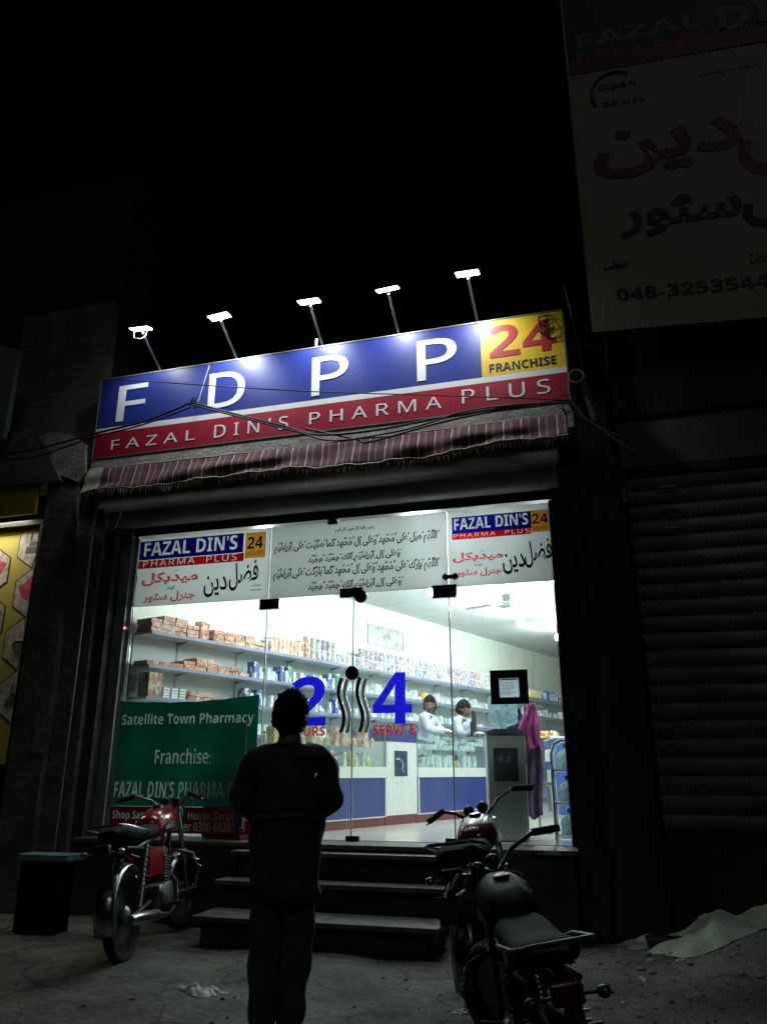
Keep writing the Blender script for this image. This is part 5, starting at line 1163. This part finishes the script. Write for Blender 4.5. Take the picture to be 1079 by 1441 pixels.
    # crash guard
    mb = MB(); mb.tube([(-0.03, 0.33, 0.30), (-0.22, 0.36, 0.33), (-0.25, 0.36, 0.45), (-0.20, 0.38, 0.58), (0, 0.40, 0.64), (0.20, 0.38, 0.58), (0.25, 0.36, 0.45), (0.22, 0.36, 0.33), (0.03, 0.33, 0.30)], 0.012, 8)
    for s_ in (-1, 1): mb.tube([(s_ * (0.20 + 0.05 * math.sin(q / 24 * PI)) + 0.018 * math.cos(q * 1.3), 0.372 + 0.018 * math.sin(q * 1.3), 0.58 - 0.25 * q / 24) for q in range(25)], 0.005, 5)
    mb.build('leg_guard', M_chrome, t, smooth=True)
    MB().tube([(-0.06, -0.05, 0.28), (-0.16, -0.08, 0.02)], 0.011, 8).build('side_stand', M_black, t, smooth=True)
    for s_ in (-1, 1): MB().tube([(s_ * 0.08, 0.02, 0.27), (s_ * 0.22, 0.02, 0.27)], 0.016, 8).build('footpeg', M_rubber, t, smooth=True)
    return t
redp = mat('red_tank_paint', (0.32, 0.008, 0.012), 0.22, var=0.05, coat=0.8); mar = mat('maroon_tank_paint', (0.12, 0.012, 0.02), 0.25, var=0.05, coat=0.8); blkp = mat('black_tank_paint', (0.008, 0.008, 0.009), 0.6, spec=0.2)
q = fz(167, 1357, 0)
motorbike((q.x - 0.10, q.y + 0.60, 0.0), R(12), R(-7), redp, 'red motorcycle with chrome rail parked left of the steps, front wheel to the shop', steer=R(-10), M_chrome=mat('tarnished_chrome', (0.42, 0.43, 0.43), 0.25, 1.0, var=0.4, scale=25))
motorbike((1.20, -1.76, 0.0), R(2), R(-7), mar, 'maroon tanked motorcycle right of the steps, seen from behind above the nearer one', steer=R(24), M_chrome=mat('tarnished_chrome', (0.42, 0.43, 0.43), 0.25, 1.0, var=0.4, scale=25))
dch = mat('darkened_chrome', (0.12, 0.125, 0.125), 0.42, 0.9, var=0.5, scale=25)  # shade put into the colour: chrome darkened so the near motorcycle stays near-black
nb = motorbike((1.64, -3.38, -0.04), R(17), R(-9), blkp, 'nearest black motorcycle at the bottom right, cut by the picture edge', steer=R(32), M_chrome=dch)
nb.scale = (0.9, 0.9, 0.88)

# ================================================================== PEOPLE
skinm = mat('brown_skin', (0.24, 0.12, 0.075), 0.5, var=0.08, scale=20); hairm = mat('black_hair', (0.005, 0.004, 0.004), 0.75, var=0.4, scale=60, bump=0.4, bscale=120, spec=0.15)
eyew = mat('eye_white', (0.6, 0.6, 0.58), 0.3); eyeb = mat('eye_dark', (0.02, 0.012, 0.01), 0.2); lipm = mat('lip_brown', (0.22, 0.08, 0.07), 0.5)
def skin_obj(name, nodes, edges, root, m, parent, sub=2):
    """nodes {key: (pos, rx, ry)}; grows one continuous surface round the joined bones"""
    me = bpy.data.meshes.new(name); ks = list(nodes); ix = {k: i for i, k in enumerate(ks)}
    me.from_pydata([nodes[k][0] for k in ks], [(ix[a], ix[b]) for a, b in edges], []); me.update()
    o = bpy.data.objects.new(name, me); COL.objects.link(o)
    md = o.modifiers.new('skin', 'SKIN'); md.use_smooth_shade = True; md.branch_smoothing = 0.6
    for i, k in enumerate(ks):
        sv = me.skin_vertices[0].data[i]; n = nodes[k]; sv.radius = (n[1], n[2] if len(n) > 2 else n[1]); sv.use_root = (k == root)
    s2 = o.modifiers.new('sub', 'SUBSURF'); s2.levels = sub; s2.render_levels = sub
    dg = bpy.context.evaluated_depsgraph_get(); dg.update()
    me2 = bpy.data.meshes.new_from_object(o.evaluated_get(dg)); bpy.data.objects.remove(o); bpy.data.meshes.remove(me)
    me2.name = name; me2.materials.clear(); me2.materials.append(m)
    for p in me2.polygons: p.use_smooth = True; p.material_index = 0
    if parent is None: return me2
    o = bpy.data.objects.new(name, me2); COL.objects.link(o); o.parent = parent
    return o
def head_bm(bm, M, s=1.0):
    """a face looking along +Y: brow, sockets, nose, lips, chin, ears; material 0 skin, 1 white, 2 dark, 3 lips"""
    n0 = len(bm.verts); g = bmesh.ops.create_uvsphere(bm, u_segments=36, v_segments=26, radius=1.0)
    for v in g['verts']:
        x, y, z = v.co
        X, Y, Z = x * 0.074, y * 0.094, z * 0.118
        if z < 0: X *= 1 - 0.34 * (-z) ** 1.4; Y = Y * (1 - 0.12 * -z) + (0.010 * -z if y > 0 else 0.02 * z * 0)
        if y < 0 and z < -0.1: Y *= 1 - 0.35 * (-z)
        if y > 0.2:
            Y += 0.026 * math.exp(-((x / 0.14) ** 2)) * math.exp(-(((z + 0.17) / 0.17) ** 2))     # nose
            Y += 0.012 * math.exp(-((x / 0.10) ** 2)) * math.exp(-(((z - 0.02) / 0.2) ** 2))
            Y -= 0.012 * math.exp(-(((abs(x) - 0.40) / 0.17) ** 2)) * math.exp(-(((z - 0.03) / 0.11) ** 2))   # sockets
            Y += 0.006 * math.exp(-((x / 0.6) ** 2)) * math.exp(-(((z - 0.20) / 0.09) ** 2))      # brow
            Y += 0.007 * math.exp(-((x / 0.24) ** 2)) * math.exp(-(((z + 0.48) / 0.08) ** 2))     # lips
            Y += 0.012 * math.exp(-((x / 0.28) ** 2)) * math.exp(-(((z + 0.86) / 0.14) ** 2))     # chin
        v.co = (X, Y, Z)
    for s_ in (-1, 1):
        for r, c, mi in (((0.013, 0.010, 0.009), (s_ * 0.030, 0.0765, 0.004), 1), ((0.0065, 0.006, 0.007), (s_ * 0.030, 0.0835, 0.004), 2), ((0.019, 0.006, 0.0042), (s_ * 0.030, 0.088, 0.026), 2), ((0.010, 0.018, 0.028), (s_ * 0.0755, -0.004, -0.004), 0)):
            k0 = len(bm.faces); gg = bmesh.ops.create_uvsphere(bm, u_segments=12, v_segments=8, radius=1.0); bmesh.ops.transform(bm, matrix=Matrix.Translation(c) @ Matrix.Diagonal((*r, 1)), verts=gg['verts'])
            bm.faces.ensure_lookup_table()
            for f in bm.faces[k0:]: f.material_index = mi
    k0 = len(bm.faces); gg = bmesh.ops.create_uvsphere(bm, u_segments=12, v_segments=8, radius=1.0); bmesh.ops.transform(bm, matrix=Matrix.Translation((0, 0.092, -0.056)) @ Matrix.Diagonal((0.023, 0.007, 0.007, 1)), verts=gg['verts']); bm.faces.ensure_lookup_table()
    for f in bm.faces[k0:]: f.material_index = 3
    bm.verts.ensure_lookup_table(); bmesh.ops.transform(bm, matrix=M @ Matrix.Scale(s, 4), verts=bm.verts[n0:])
def hand_nodes(N_, E_, pre, wrist, d, up, curl, thumb_side, s=1.0):
    """palm and five unequal bent fingers from the wrist along d; up = back of the hand"""
    d = Vector(d).normalized(); up = (Vector(up) - d * Vector(up).dot(d)).normalized(); sd = d.cross(up) * thumb_side
    w = Vector(wrist)
    N_[pre + 'palm'] = (w + d * 0.045 * s, 0.030 * s, 0.016 * s); E_.append((pre + 'wrist', pre + 'palm'))
    for i, (off, ln) in enumerate(((0.030, 0.070), (0.010, 0.080), (-0.010, 0.074), (-0.029, 0.058))):
        p = w + d * 0.088 * s + sd * off * s; k = pre + 'f%d' % i
        N_[k + 'a'] = (p, 0.0095 * s); E_.append((pre + 'palm', k + 'a')); dd = d.copy(); ax = sd.copy()
        for jn, fr in (('b', 0.45), ('c', 0.32), ('d', 0.23)):
            dd = (Matrix.Rotation(-curl * thumb_side * (1 + 0.12 * i), 3, ax) @ dd)
            p = p + dd * ln * fr * s; N_[k + jn] = (p, (0.0088 if jn == 'b' else 0.008 if jn == 'c' else 0.0068) * s); E_.append((k + {'b': 'a', 'c': 'b', 'd': 'c'}[jn], k + jn))
    p = w + d * 0.028 * s + sd * 0.034 * s - up * 0.006; N_[pre + 't0'] = (p, 0.012 * s); E_.append((pre + 'palm', pre + 't0'))
    for jn, q_ in (('t1', 0.032), ('t2', 0.026)):
        p = p + (d * 0.8 + sd * 0.45 - up * (0.35 if jn == 't2' else 0.1)).normalized() * q_ * s; N_[pre + jn] = (p, 0.0095 * s); E_.append((pre + ('t0' if jn == 't1' else 't1'), pre + jn))
def person(loc, rz, H, pose, label, top, bottom, topm, botm, shoem, head_rot, group=None, hairtop=0.0, cut_low=False, beard=False):
    """pose: dict of joint positions in local metres (y = facing)"""
    t = thing('person', loc, label, 'person', group, rz=rz)
    J = {k: Vector(v) for k, v in pose.items()}
    N_, E_ = {}, []
    def nd(k, rx, ry=None): N_[k] = (J[k], rx, ry if ry else rx)
    nd('pelvis', 0.125, 0.10); nd('belly', 0.12, 0.095); nd('chest', 0.135, 0.10); nd('upper', 0.09, 0.075); nd('neck', 0.053, 0.055); nd('skull', 0.055, 0.06)
    E_ += [('pelvis', 'belly'), ('belly', 'chest'), ('chest', 'upper'), ('upper', 'neck'), ('neck', 'skull')]
    for s_, p in ((-1, 'l_'), (1, 'r_')):
        nd(p + 'shoulder', 0.055); nd(p + 'elbow', 0.040); nd(p + 'wrist', 0.027, 0.022); E_ += [('upper', p + 'shoulder'), (p + 'shoulder', p + 'elbow'), (p + 'elbow', p + 'wrist')]
        nd(p + 'hip', 0.085); nd(p + 'knee', 0.058); nd(p + 'ankle', 0.040); nd(p + 'toe', 0.035, 0.025); E_ += [('pelvis', p + 'hip'), (p + 'hip', p + 'knee'), (p + 'knee', p + 'ankle'), (p + 'ankle', p + 'toe')]
        d = (J[p + 'wrist'] - J[p + 'elbow']).normalized() * 0.75 + Vector((-s_ * 0.35, 0.0, -0.1))
        hand_nodes(N_, E_, p, J[p + 'wrist'], d, Vector((0, 0.4, 1)), 0.38, -s_)
    body_me = skin_obj('body', N_, E_, 'pelvis', skinm, None, 1)
    bm = bmesh.new(); bm.from_mesh(body_me)
    MH = Matrix.Translation(J['head']) @ head_rot @ Matrix.Scale(1.07, 4)
    head_bm(bm, MH); 
    for f in bm.faces: f.smooth = True
    bm.to_mesh(body_me); bm.free()
    for m_ in (eyew, eyeb, lipm): body_me.materials.append(m_)
    bo = bpy.data.objects.new('body', body_me); COL.objects.link(bo); bo.parent = t
    # hair
    bm = bmesh.new(); g = bmesh.ops.create_uvsphere(bm, u_segments=40, v_segments=30, radius=1.0)
    rs = random.Random(hash(label) % 1000 if False else len(label))
    for v in list(g['verts']):
        x, y, z = v.co; n_ = 0.003 * math.sin(x * 31 + y * 17) + 0.003 * math.sin(z * 37 + x * 23) + rs.uniform(-0.0015, 0.0015)
        lowz = 0.40 if y > 0.45 else (0.0 if y > 0.05 else -0.62 + 0.2 * abs(x))
        k = 1.0 if z > lowz else 0.86
        v.co = (x * (0.087 + n_ * 1.6) * k, (y * (0.106 + n_ * 1.6) - 0.004) * k, z * (0.132 + n_ * 1.6 + hairtop * (0.6 + 0.4 * y)) * k)
    for f in bm.faces: f.smooth = True
    bmesh.ops.transform(bm, matrix=MH, verts=bm.verts); me = bpy.data.meshes.new('hair'); bm.to_mesh(me); bm.free(); link('hair', me, t, hairm)
    # top garment
    N2, E2 = {}, []
    g_ = top
    def n2(k, pos, rx, ry=None): N2[k] = (Vector(pos), rx, ry if ry else rx)
    n2('hem', J['pelvis'] + Vector((0, 0, g_.get('hem', -0.08) - 0.13)), g_['w'] * g_.get('flare', 0.92), g_['w'] * 0.78); n2('pelvis', J['pelvis'], g_['w'] * g_.get('flare', 0.95), g_['w'] * 0.78); n2('belly', J['belly'], g_['w'], g_['w'] * 0.78); n2('chest', J['chest'], g_['w'] * 1.05, g_['w'] * 0.78); n2('upper', J['upper'] + Vector((0, 0, -0.01)), g_['w'] * 0.66, g_['w'] * 0.55); n2('collar', J['neck'] + Vector((0, -0.005, -0.015)), g_.get('collar', 0.066), g_.get('collar', 0.066))
    E2 += [('hem', 'pelvis'), ('pelvis', 'belly'), ('belly', 'chest'), ('chest', 'upper'), ('upper', 'collar')]
    for p in ('l_', 'r_'):
        n2(p + 's', J[p + 'shoulder'], g_['arm'] * 1.15); n2(p + 'm', J[p + 'shoulder'].lerp(J[p + 'elbow'], 0.55), g_['arm'] * 1.05); n2(p + 'e', J[p + 'elbow'], g_['arm']); n2(p + 'f', J[p + 'elbow'].lerp(J[p + 'wrist'], 0.5), g_['arm'] * 0.85); n2(p + 'c', J[p + 'wrist'], g_['arm'] * 0.66)
        E2 += [('upper', p + 's'), (p + 's', p + 'm'), (p + 'm', p + 'e'), (p + 'e', p + 'f'), (p + 'f', p + 'c')]
    jk = skin_obj(top['name'], N2, E2, 'pelvis', topm, t, 2)
    nz = 0.009; hz_ = J['pelvis'].z + g_.get('hem', -0.08)
    for v in jk.data.vertices: v.co.z = max(v.co.z, hz_ + 0.006 * math.sin(v.co.x * 25))
    for v in jk.data.vertices:   # cloth folds
        c = v.co; v.co = c + v.normal * (nz * math.sin(c.z * 38 + c.x * 11) + nz * 0.8 * math.sin(c.x * 47 + c.z * 19 + c.y * 23))
    N3, E3 = {}, []
    N3['w'] = (J['pelvis'] + Vector((0, 0, 0.02)), 0.12, 0.10)
    for p in ('l_', 'r_'):
        N3[p + 'h'] = (J[p + 'hip'], bottom['w'] * 0.85, bottom['w'] * 0.95); N3[p + 'th'] = (J[p + 'hip'].lerp(J[p + 'knee'], 0.5), bottom['w'], bottom['w']); N3[p + 'k'] = (J[p + 'knee'], bottom['w'] * 0.9, bottom['w'] * 0.9); N3[p + 'ca'] = (J[p + 'knee'].lerp(J[p + 'ankle'], 0.5), bottom['w'] * 0.85, bottom['w'] * 0.85); N3[p + 'an'] = (J[p + 'ankle'] + Vector((0, 0, -0.02)), bottom['w'] * 0.72, bottom['w'] * 0.72)
        E3 += [('w', p + 'h'), (p + 'h', p + 'th'), (p + 'th', p + 'k'), (p + 'k', p + 'ca'), (p + 'ca', p + 'an')]
    tr3 = skin_obj(bottom['name'], N3, E3, 'w', botm, t, 2)
    for v in tr3.data.vertices:
        c = v.co; v.co = c + v.normal * (0.005 * math.sin(c.z * 33 + c.x * 21) + 0.004 * math.sin(c.x * 57 + c.z * 13 + c.y * 31))
    for p in ('l_', 'r_'):
        mb = MB(); a = J[p + 'ankle']; b_ = J[p + 'toe']; mb.ball(((a.x + b_.x) / 2, (a.y + b_.y) / 2 + 0.02, 0.035), (0.048, 0.14, 0.045), 18, M=Matrix.Rotation(-math.atan2(b_.x - a.x, b_.y - a.y), 4, 'Z'))
        mb.b.verts.ensure_lookup_table()
        for v in mb.b.verts:
            if v.co.z < 0.008: v.co.z = 0.004
        mb.build('shoe', shoem, t, smooth=True)
    return t
# the man in front of the shop, his back to us
Hm = 1.66
pose = dict(pelvis=(0, 0, 0.90), belly=(0, 0.0, 1.03), chest=(0, 0.0, 1.18), upper=(0, 0, 1.33), neck=(0, 0.0, 1.415), skull=(0, 0.01, 1.52), head=(0.0, 0.012, 1.535),
            l_shoulder=(-0.175, 0, 1.335), l_elbow=(-0.24, 0.01, 1.09), l_wrist=(-0.075, 0.20, 1.0), r_shoulder=(0.175, 0, 1.335), r_elbow=(0.222, 0.01, 1.10), r_wrist=(0.075, 0.20, 1.03),
            l_hip=(-0.085, 0, 0.84), l_knee=(-0.085, 0.015, 0.47), l_ankle=(-0.085, -0.01, 0.09), l_toe=(-0.10, 0.14, 0.04), r_hip=(0.085, 0, 0.84), r_knee=(0.065, 0.03, 0.47), r_ankle=(0.04, 0.0, 0.09), r_toe=(0.06, 0.15, 0.04))
jac = mat('dark_green_black_jacket', (0.045, 0.058, 0.057), 0.7, var=0.35, scale=7, bump=0.5, bscale=14); tro = mat('dark_teal_trousers', (0.06, 0.078, 0.075), 0.85, var=0.25, scale=6, bump=0.2, bscale=30); sho = mat('dark_shoe', (0.015, 0.014, 0.013), 0.5)
pm = person((0.33, -2.93, -0.02), R(14), Hm, pose, 'man in dark jacket standing before the steps with his back to us', dict(name='jacket', w=0.196, arm=0.086, hem=-0.24, collar=0.08, flare=1.0), dict(name='trousers', w=0.10), jac, tro, sho, Matrix.Rotation(R(-28), 4, 'Z') @ Matrix.Rotation(R(-6), 4, 'X'))
# the two pharmacists behind the right counter
def pharm(lv, lu, face, pose_up, label, headrot, shirt):
    p_ = L(lv, lu, SF)
    ps = dict(pelvis=(0, 0, 0.84), belly=(0, 0.02, 0.97), chest=(0, 0.05, 1.11), upper=(0, 0.07, 1.27), neck=(0, 0.085, 1.345), skull=(0, 0.10, 1.43), head=(0, 0.105, 1.445),
              l_shoulder=(-0.18, 0.07, 1.275), r_shoulder=(0.18, 0.07, 1.275), l_hip=(-0.08, 0, 0.78), l_knee=(-0.08, 0.02, 0.44), l_ankle=(-0.08, 0, 0.09), l_toe=(-0.09, 0.14, 0.04), r_hip=(0.08, 0, 0.78), r_knee=(0.08, 0.02, 0.44), r_ankle=(0.08, 0, 0.09), r_toe=(0.09, 0.14, 0.04))
    ps.update(pose_up)
    r = person(p_, face, 1.57, ps, label, dict(name='shirt', w=0.162, arm=0.070, hem=-0.12, collar=0.062), dict(name='trousers', w=0.08), shirt, mat('grey_trousers', (0.1, 0.1, 0.11), 0.8), sho, headrot, 'two pharmacists behind the right glass counter')
    MB().tube([(0.066 * math.sin(q * PI / 8 + 0.35), 0.09 + 0.062 * math.cos(q * PI / 8 + 0.35), 1.335 - 0.035 * math.cos(q * PI / 8 + 0.35)) for q in range(0, 15)], 0.014, 8).build('shirt_collar', shirt, r, smooth=True)
    mb = MB(); mb.ball((0, 0, 0), (0.028, 0.008, 0.007), 10); o_ = mb.build('moustache', hairm, r, smooth=True); o_.matrix_local = Matrix.Translation((0, 0.105, 1.445)) @ headrot @ Matrix.Scale(1.07, 4) @ Matrix.Translation((0, 0.100, -0.042))
    return r
shw = mat('white_shirt_cloth', (0.50, 0.53, 0.60), 0.7, var=0.08, scale=9, bump=0.25, bscale=22)
# facing the counter is local +v, i.e. to the right: rotate -Y.. so that +Y looks along WN
fa = -WA - PI / 2
pharm(0.86, 4.42, fa + R(14), dict(l_elbow=(-0.25, 0.20, 1.08), l_wrist=(-0.10, 0.36, 1.075), r_elbow=(0.27, 0.20, 1.08), r_wrist=(0.16, 0.38, 1.075)), 'left pharmacist in a white shirt leaning on the glass counter and looking out towards us', Matrix.Rotation(R(-76), 4, 'Z') @ Matrix.Rotation(R(-10), 4, 'X'), shw)
pharm(0.90, 5.30, fa + R(6), dict(l_elbow=(-0.24, 0.14, 1.06), l_wrist=(-0.12, 0.34, 1.08), r_elbow=(0.25, 0.16, 1.06), r_wrist=(0.12, 0.36, 1.08)), 'right pharmacist in a white shirt beside the monitor, looking down to the right', Matrix.Rotation(R(-6), 4, 'Z') @ Matrix.Rotation(R(-24), 4, 'X'), shw)

# ================================================================== LITTER
def crumple(name, c, r, h, m, label, seed, cat='litter', lx=1.0, rz=0.0, holes=0.0):
    rs = random.Random(seed); ph = [rs.uniform(0, 6) for _ in range(6)]
    def f(u, v):
        a = u * 2 * PI; rr = r * v * (1 + 0.25 * math.sin(a * 3 + ph[0]) + 0.12 * math.sin(a * 7 + ph[1]))
        x = rr * math.cos(a) * lx; y = rr * math.sin(a)
        z = h * (1 - v ** 2) * (0.7 + 0.3 * math.sin(x / r * 5 + ph[2])) + 0.14 * h * math.sin(x / r * 11 + ph[3]) * math.sin(y / r * 9 + ph[4]) * (1 - v * 0.5) + 0.004
        cx_, cy_ = c[0] + x * math.cos(rz) - y * math.sin(rz), c[1] + x * math.sin(rz) + y * math.cos(rz)
        return Vector((x, y, max(0.003, z) + ground_h(cx_, cy_) - ground_h(c[0], c[1])))
    mb = MB(); mb.grid(f, 48, 14); bmesh.ops.remove_doubles(mb.b, verts=mb.b.verts[:], dist=1e-5)
    o = mb.build(name, m, None, smooth=True, angle=60); o.location = (c[0], c[1], ground_h(c[0], c[1])); o.rotation_euler = (0, 0, rz); return tag(o, label, cat)
sack = mat('grey_green_tarpaulin', (0.34, 0.38, 0.30), 0.7, var=0.3, scale=6, bump=0.5, bscale=9)
c = fz(1012, 1296, 0.20)
crumple('tarpaulin_sheet', (c.x, c.y), 0.38, 0.13, sack, 'crumpled grey green tarpaulin spread on the earth at the lower right edge', 3, 'tarpaulin', 1.75, 0.30)
c = fz(915, 1322, 0.04); crumple('torn_cloth', (c.x, c.y), 0.15, 0.05, mat('pale_rag', (0.26, 0.27, 0.23), 0.9, var=0.3), 'pale torn rag trailing left from the tarpaulin', 8, 'rag', 1.9, 0.5)
c = fz(967, 1273, 0.12); crumple('paper_scrap', (c.x, c.y), 0.07, 0.05, mat('pale_scrap', (0.38, 0.38, 0.34), 0.8), 'pale paper scrap behind the torn rag against the dark plinth', 9, 'litter', 1.4, 0.6)
c = fz(950, 1332, 0.03); o = MB().box(-0.20, 0.20, -0.06, 0.06, 0.0, 0.05, bev=0.012).build('black_plank', M_black, None); o.location = (c.x, c.y, ground_h(c.x, c.y)); o.rotation_euler = (0, 0, 0.15); tag(o, 'short black plank lying in front of the tarpaulin', 'plank')
wl = mat('white_plastic_film', (0.32, 0.34, 0.32), 0.5, var=0.25, scale=20)
for i, (px, py, r, lab) in enumerate(((284, 1391, 0.09, 'flat white plastic bag on the ground left of the man'), (648, 1416, 0.035, 'small shiny crumpled wrapper in front of the nearest motorcycle'), (905, 1372, 0.032, 'small crumpled pale wrapper on the earth below the black plank'),
     (958, 1357, 0.022, 'tiny white scrap just below the black plank'), (920, 1326, 0.02, 'tiny pale scrap left of the black plank'), (832, 1318, 0.022, 'tiny pale scrap near the plinth left of the torn rag'), (1062, 1349, 0.025, 'tiny scrap on the earth at the right edge below the tarpaulin'),
     (585, 1342, 0.018, 'tiny white scrap below the end of the lowest step'), (878, 1411, 0.02, 'tiny scrap near the bottom right motorcycle'))):
    c = fz(px, py, 0.02); crumple('litter_scrap', (c.x, c.y), r, r * 0.5, wl, lab, 20 + i, 'litter', 1.5, i)
rs = random.Random(9); stn = mat('grey_stone', (0.20, 0.195, 0.165), 0.9, var=0.4, scale=30, bump=0.4)
mb = MB()
for q in range(420):
    x, y = rs.uniform(-4.5, 4.6), rs.uniform(-4.2, -0.45)
    if q % 2: x, y = rs.uniform(1.6, 4.4), rs.uniform(-3.0, -0.15)
    if -1.3 < x < 0.8 and y > -1.2: continue
    r = rs.uniform(0.004, 0.016); mb.ball((x, y, ground_h(x, y) + r * 0.3), (r, r * rs.uniform(0.6, 1.2), r * 0.6), 6, M=Matrix.Rotation(rs.uniform(0, 3), 4, 'Z'))
for q in range(120):   # rubble thickening towards the plinth
    x = 1.9 + 2.6 * rs.random(); y = -0.12 - 1.5 * rs.random() ** 2
    r = rs.uniform(0.008, 0.035); mb.ball((x, y, ground_h(x, y) + r * 0.2), (r, r * rs.uniform(0.5, 1.3), r * rs.uniform(0.4, 0.8)), 6, M=Matrix.Rotation(rs.uniform(0, 3), 4, 'Z') @ Matrix.Rotation(rs.uniform(-.5, .5), 4, 'X'))
o = mb.build('gravel', stn, None); tag(o, 'scattered small stones and grit lying on the earth', 'gravel', kind='stuff')
# blue board leaning at the left
c = fz(70, 1235, 0.0); t = thing('blue_board', (-2.55, -0.95, 0.0), 'pale blue board lying on a dark box at the left behind the red motorcycle', 'board')
p0, p1 = fy(38, 1200, -0.95), fy(100, 1192, -0.95)
t.location = (p0.x, -0.95, 0)
MB().box(0, p1.x - p0.x + 0.05, -0.10, 0.10, p0.z - 0.05, p0.z, bev=0.004).build('board_top', mat('pale_blue_board', (0.16, 0.27, 0.32), 0.5, var=0.2), t)
MB().box(0.03, p1.x - p0.x - 0.0, -0.09, 0.09, 0.0, p0.z - 0.052, bev=0.01).build('dark_box', mat('near_black_box', (0.006, 0.006, 0.006), 0.95, spec=0.05), t)  # box added under the board, coloured near-black to vanish in the dark

# ================================================================== LIGHT, CAMERA
w = bpy.data.worlds.new('World'); S.world = w; w.use_nodes = True; N = w.node_tree.nodes; LK = w.node_tree.links
bg = N['Background']; sky = N.new('ShaderNodeTexSky'); sky.sky_type = 'NISHITA'; sky.sun_disc = False; sky.sun_elevation = R(-4); sky.sun_rotation = R(180)
try: LK.new(sky.outputs[0], bg.inputs[0])
except Exception: pass
bg.inputs[1].default_value = 0.004
# faint sun lamp added behind the viewer for ambient fill and chrome highlights
sn = bpy.data.lights.new('fill_sun', 'SUN'); sn.energy = 0.075; sn.angle = R(12); sn.color = (0.85, 1.0, 0.95)
so = bpy.data.objects.new('fill_sun', sn); COL.objects.link(so); so.rotation_euler = Vector((-0.35, 0.75, -0.85)).to_track_quat('-Z', 'Y').to_euler()
cd = bpy.data.cameras.new('camera'); cd.sensor_fit = 'VERTICAL'; cd.sensor_height = 36; cd.lens = F / 1441 * 36; cd.clip_start = 0.05; cd.clip_end = 500
co = bpy.data.objects.new('camera', cd); COL.objects.link(co); co.location = CAM; co.rotation_euler = (PI / 2 + P, 0, YAW); S.camera = co
S.view_settings.view_transform = 'Standard'; S.view_settings.look = 'None'; S.view_settings.exposure = 0; S.view_settings.gamma = 1
S.cycles.use_denoising = True; S.cycles.max_bounces = 8; S.cycles.transparent_max_bounces = 16; S.cycles.sample_clamp_indirect = 4; S.cycles.caustics_reflective = False; S.cycles.caustics_refractive = False
